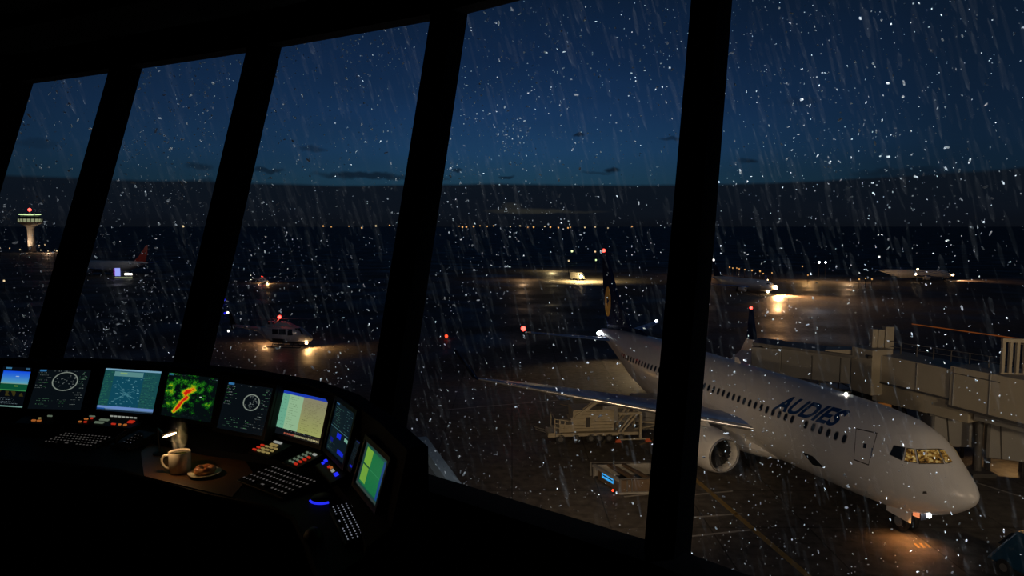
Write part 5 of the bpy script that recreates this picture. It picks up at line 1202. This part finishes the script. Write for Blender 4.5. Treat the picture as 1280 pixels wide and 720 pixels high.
# ================================================================ rain
def pane_pt(i, s, t):     # s along, t up
    lo = ext(i, -1.2).lerp(ext(i+1, -1.2), s); hi = ext(i, 1.2).lerp(ext(i+1, 1.2), s); return lo.lerp(hi, t)
ico_v = []; phi = (1+5**.5)/2
for a, b in ((0, 1),): 
    ico_v = [(-1, phi, 0), (1, phi, 0), (-1, -phi, 0), (1, -phi, 0), (0, -1, phi), (0, 1, phi), (0, -1, -phi), (0, 1, -phi), (phi, 0, -1), (phi, 0, 1), (-phi, 0, -1), (-phi, 0, 1)]
ico_v = np.array(ico_v)/math.sqrt(1+phi*phi)
ico_f = np.array([(0, 11, 5), (0, 5, 1), (0, 1, 7), (0, 7, 10), (0, 10, 11), (1, 5, 9), (5, 11, 4), (11, 10, 2), (10, 7, 6), (7, 1, 8), (3, 9, 4), (3, 4, 2), (3, 2, 6), (3, 6, 8), (3, 8, 9), (4, 9, 5), (2, 4, 11), (6, 2, 10), (8, 6, 7), (9, 8, 1)])
def drop_field(name, pts, mats_dim, label, cat, matkey='drop'):
    V = []; Fc = []; A = []
    for k, (p, sx_, sy_, sz_, R_, body) in enumerate(pts):
        v = (ico_v*np.array((sx_, sy_, sz_))) @ np.array(R_).T+np.array(p); V.append(v); Fc.append(ico_f+12*k); A.append(np.full(12, body))
    V = np.concatenate(V); Fc = np.concatenate(Fc); me = bpy.data.meshes.new(name)
    me.vertices.add(len(V)); me.vertices.foreach_set('co', V.ravel()); me.loops.add(Fc.size); me.loops.foreach_set('vertex_index', Fc.ravel())
    me.polygons.add(len(Fc)); me.polygons.foreach_set('loop_start', np.arange(0, Fc.size, 3)); me.update(calc_edges=True); me.validate()
    at_ = me.attributes.new('body', 'FLOAT', 'POINT'); at_.data.foreach_set('value', np.concatenate(A))
    me.polygons.foreach_set('use_smooth', [True]*len(me.polygons)); me.materials.append(M[matkey]); o = bpy.data.objects.new(name, me); col.objects.link(o); tag(o, label, cat, kind='stuff'); return o
drops = []; wts = [1.3, 1.25, 1.2, 1.1, 1.0, .8]
NP = 12500
cl_c = [(rng.integers(0, 6), rng.random(), rng.random()) for _ in range(260)]
for k in range(NP):
    if rng.random() < .4:
        i, s_, t_ = cl_c[rng.integers(len(cl_c))]; s_ += rng.normal()*.045; t_ += rng.normal()*.03
        i = int(i)
        if not (.02 < s_ < .98 and 0 < t_ < 1): continue
    else:
        # even density in the view: nearer panes get more drops per area seen
        i = int(rng.choice(6, p=[.01, .04, .09, .15, .27, .44])); s_ = rng.uniform(.02, .98); t_ = rng.random()
    base = pane_pt(i, s_, t_); eye = Vector((0, 0, EYE)); dirv = (base-eye); dist0 = dirv.length
    extra = rng.choice([.12, rng.uniform(.2, 1.5), rng.uniform(.3, 1.5)]); p = eye+dirv*(1+extra/dist0); dist = dist0+extra
    pxs = float(np.clip(rng.lognormal(-.47, .45), .32, 1.9)); r_ = pxs*dist/FPX*.68
    el_ = rng.choice([1.0, 1.8, 2.8], p=[.45, .35, .20]); ang = rng.normal(.35, .75) if el_ > 1 else 0
    if rng.random() < .25: ang = rng.normal(1.6, .3)
    R_ = Matrix.Rotation(-ang*0+(-1)**rng.integers(2)*0, 3, 'X') @ Matrix.Rotation(-ang, 3, 'Y')
    drops.append((tuple(p), r_, r_, r_*el_, [list(x) for x in R_], float(np.clip(rng.beta(1.5, .8), .12, 1))))
drop_field('raindrops', drops, None, 'scattered bright raindrops on and outside the leaning window panes', 'raindrops')
strk = []
for k in range(2600):
    i = int(rng.choice(6, p=[.01, .04, .09, .15, .27, .44])); s_ = rng.uniform(.02, .98); t_ = rng.random(); base = pane_pt(i, s_, t_); eye = Vector((0, 0, EYE)); d_ = base-eye
    p = eye+d_*(1+rng.uniform(.12, .35)); dist = (p-eye).length
    wpx = rng.uniform(2.2, 6); lpx = rng.uniform(16, 62); ang = .26+rng.normal()*.05
    hor = Vector((d_.y, -d_.x, 0)).normalized(); upv = Vector((0, 0, 1))
    # wind-slanted streaks of falling rain, shaped as thin slivers outside the glass
    axis = (upv*math.cos(ang)-hor*math.sin(ang)).normalized(); xv = axis.cross(d_.normalized()).normalized(); yv = axis.cross(xv)
    R_ = [[xv[j], yv[j], axis[j]] for j in range(3)]
    strk.append((tuple(p), wpx*dist/FPX*.5, .0012, lpx*dist/FPX*.5, R_, float(rng.uniform(.002, .0085))))
drop_field('rain_streaks', strk, None, 'faint slanting streaks of falling rain outside the window panes', 'rain streaks')

# ================================================================ lights added for the rain, and apron floodlights
for i in range(6):       # added unseen spots outside each pane, to whiten the raindrops
    m_ = ext(i, 1.9).lerp(ext(i+1, 1.9), .5); a = BP[i]; b = BP[i+1]; d = (b-a).normalized(); out = Vector((-d.y, d.x, 0)); out = out if out.y > 0 else -out
    pos = m_+out*.75; tgt = m_+out*2.0; tgt.z = Z(-1.0)
    pos = m_+out*1.3+Vector((0, 0, .8))
    light('SPOT', tuple(pos), (420, 420, 520, 750, 1100, 1300)[i], (.85, .92, 1), .12, None, aim=tuple(tgt), angle=95, blend=1, name='rain_fill_upper')
    low = ext(i, -2.3).lerp(ext(i+1, -2.3), .5)+out*1.0; tg = ext(i, 1.2).lerp(ext(i+1, 1.2), .5)+out*2.4
    light('SPOT', tuple(low), (40, 40, 60, 100, 210, 260)[i], (.85, .92, 1), .12, None, aim=tuple(tg), angle=85, blend=1, name='rain_fill_lower')  # added upward spot below each pane, only there to brighten the rain
light('SPOT', (9.5, 4, 5.5), 5200, (1, .75, .52), .6, None, aim=(14.5, 40, 5.0), angle=62, blend=.9, name='apron_floodlight')
light('SPOT', (26, 16, 9), 4300, (1, .74, .46), .6, None, aim=(27, 44, 5), angle=60, blend=.9, name='apron_floodlight')
light('SPOT', (2, 24, 9), 3600, (1, .70, .40), .6, None, aim=(7, 48, 0), angle=70, blend=1, name='apron_floodlight')
light('SPOT', (17, 84, 7), 5200, (1, .7, .35), .5, None, aim=(8, 72, 0), angle=60, blend=1, name='apron_floodlight')
light('SPOT', (34, 47, 4), 900, (1, .55, .2), .4, None, aim=(29, 41, 0), angle=80, blend=1, name='apron_floodlight')
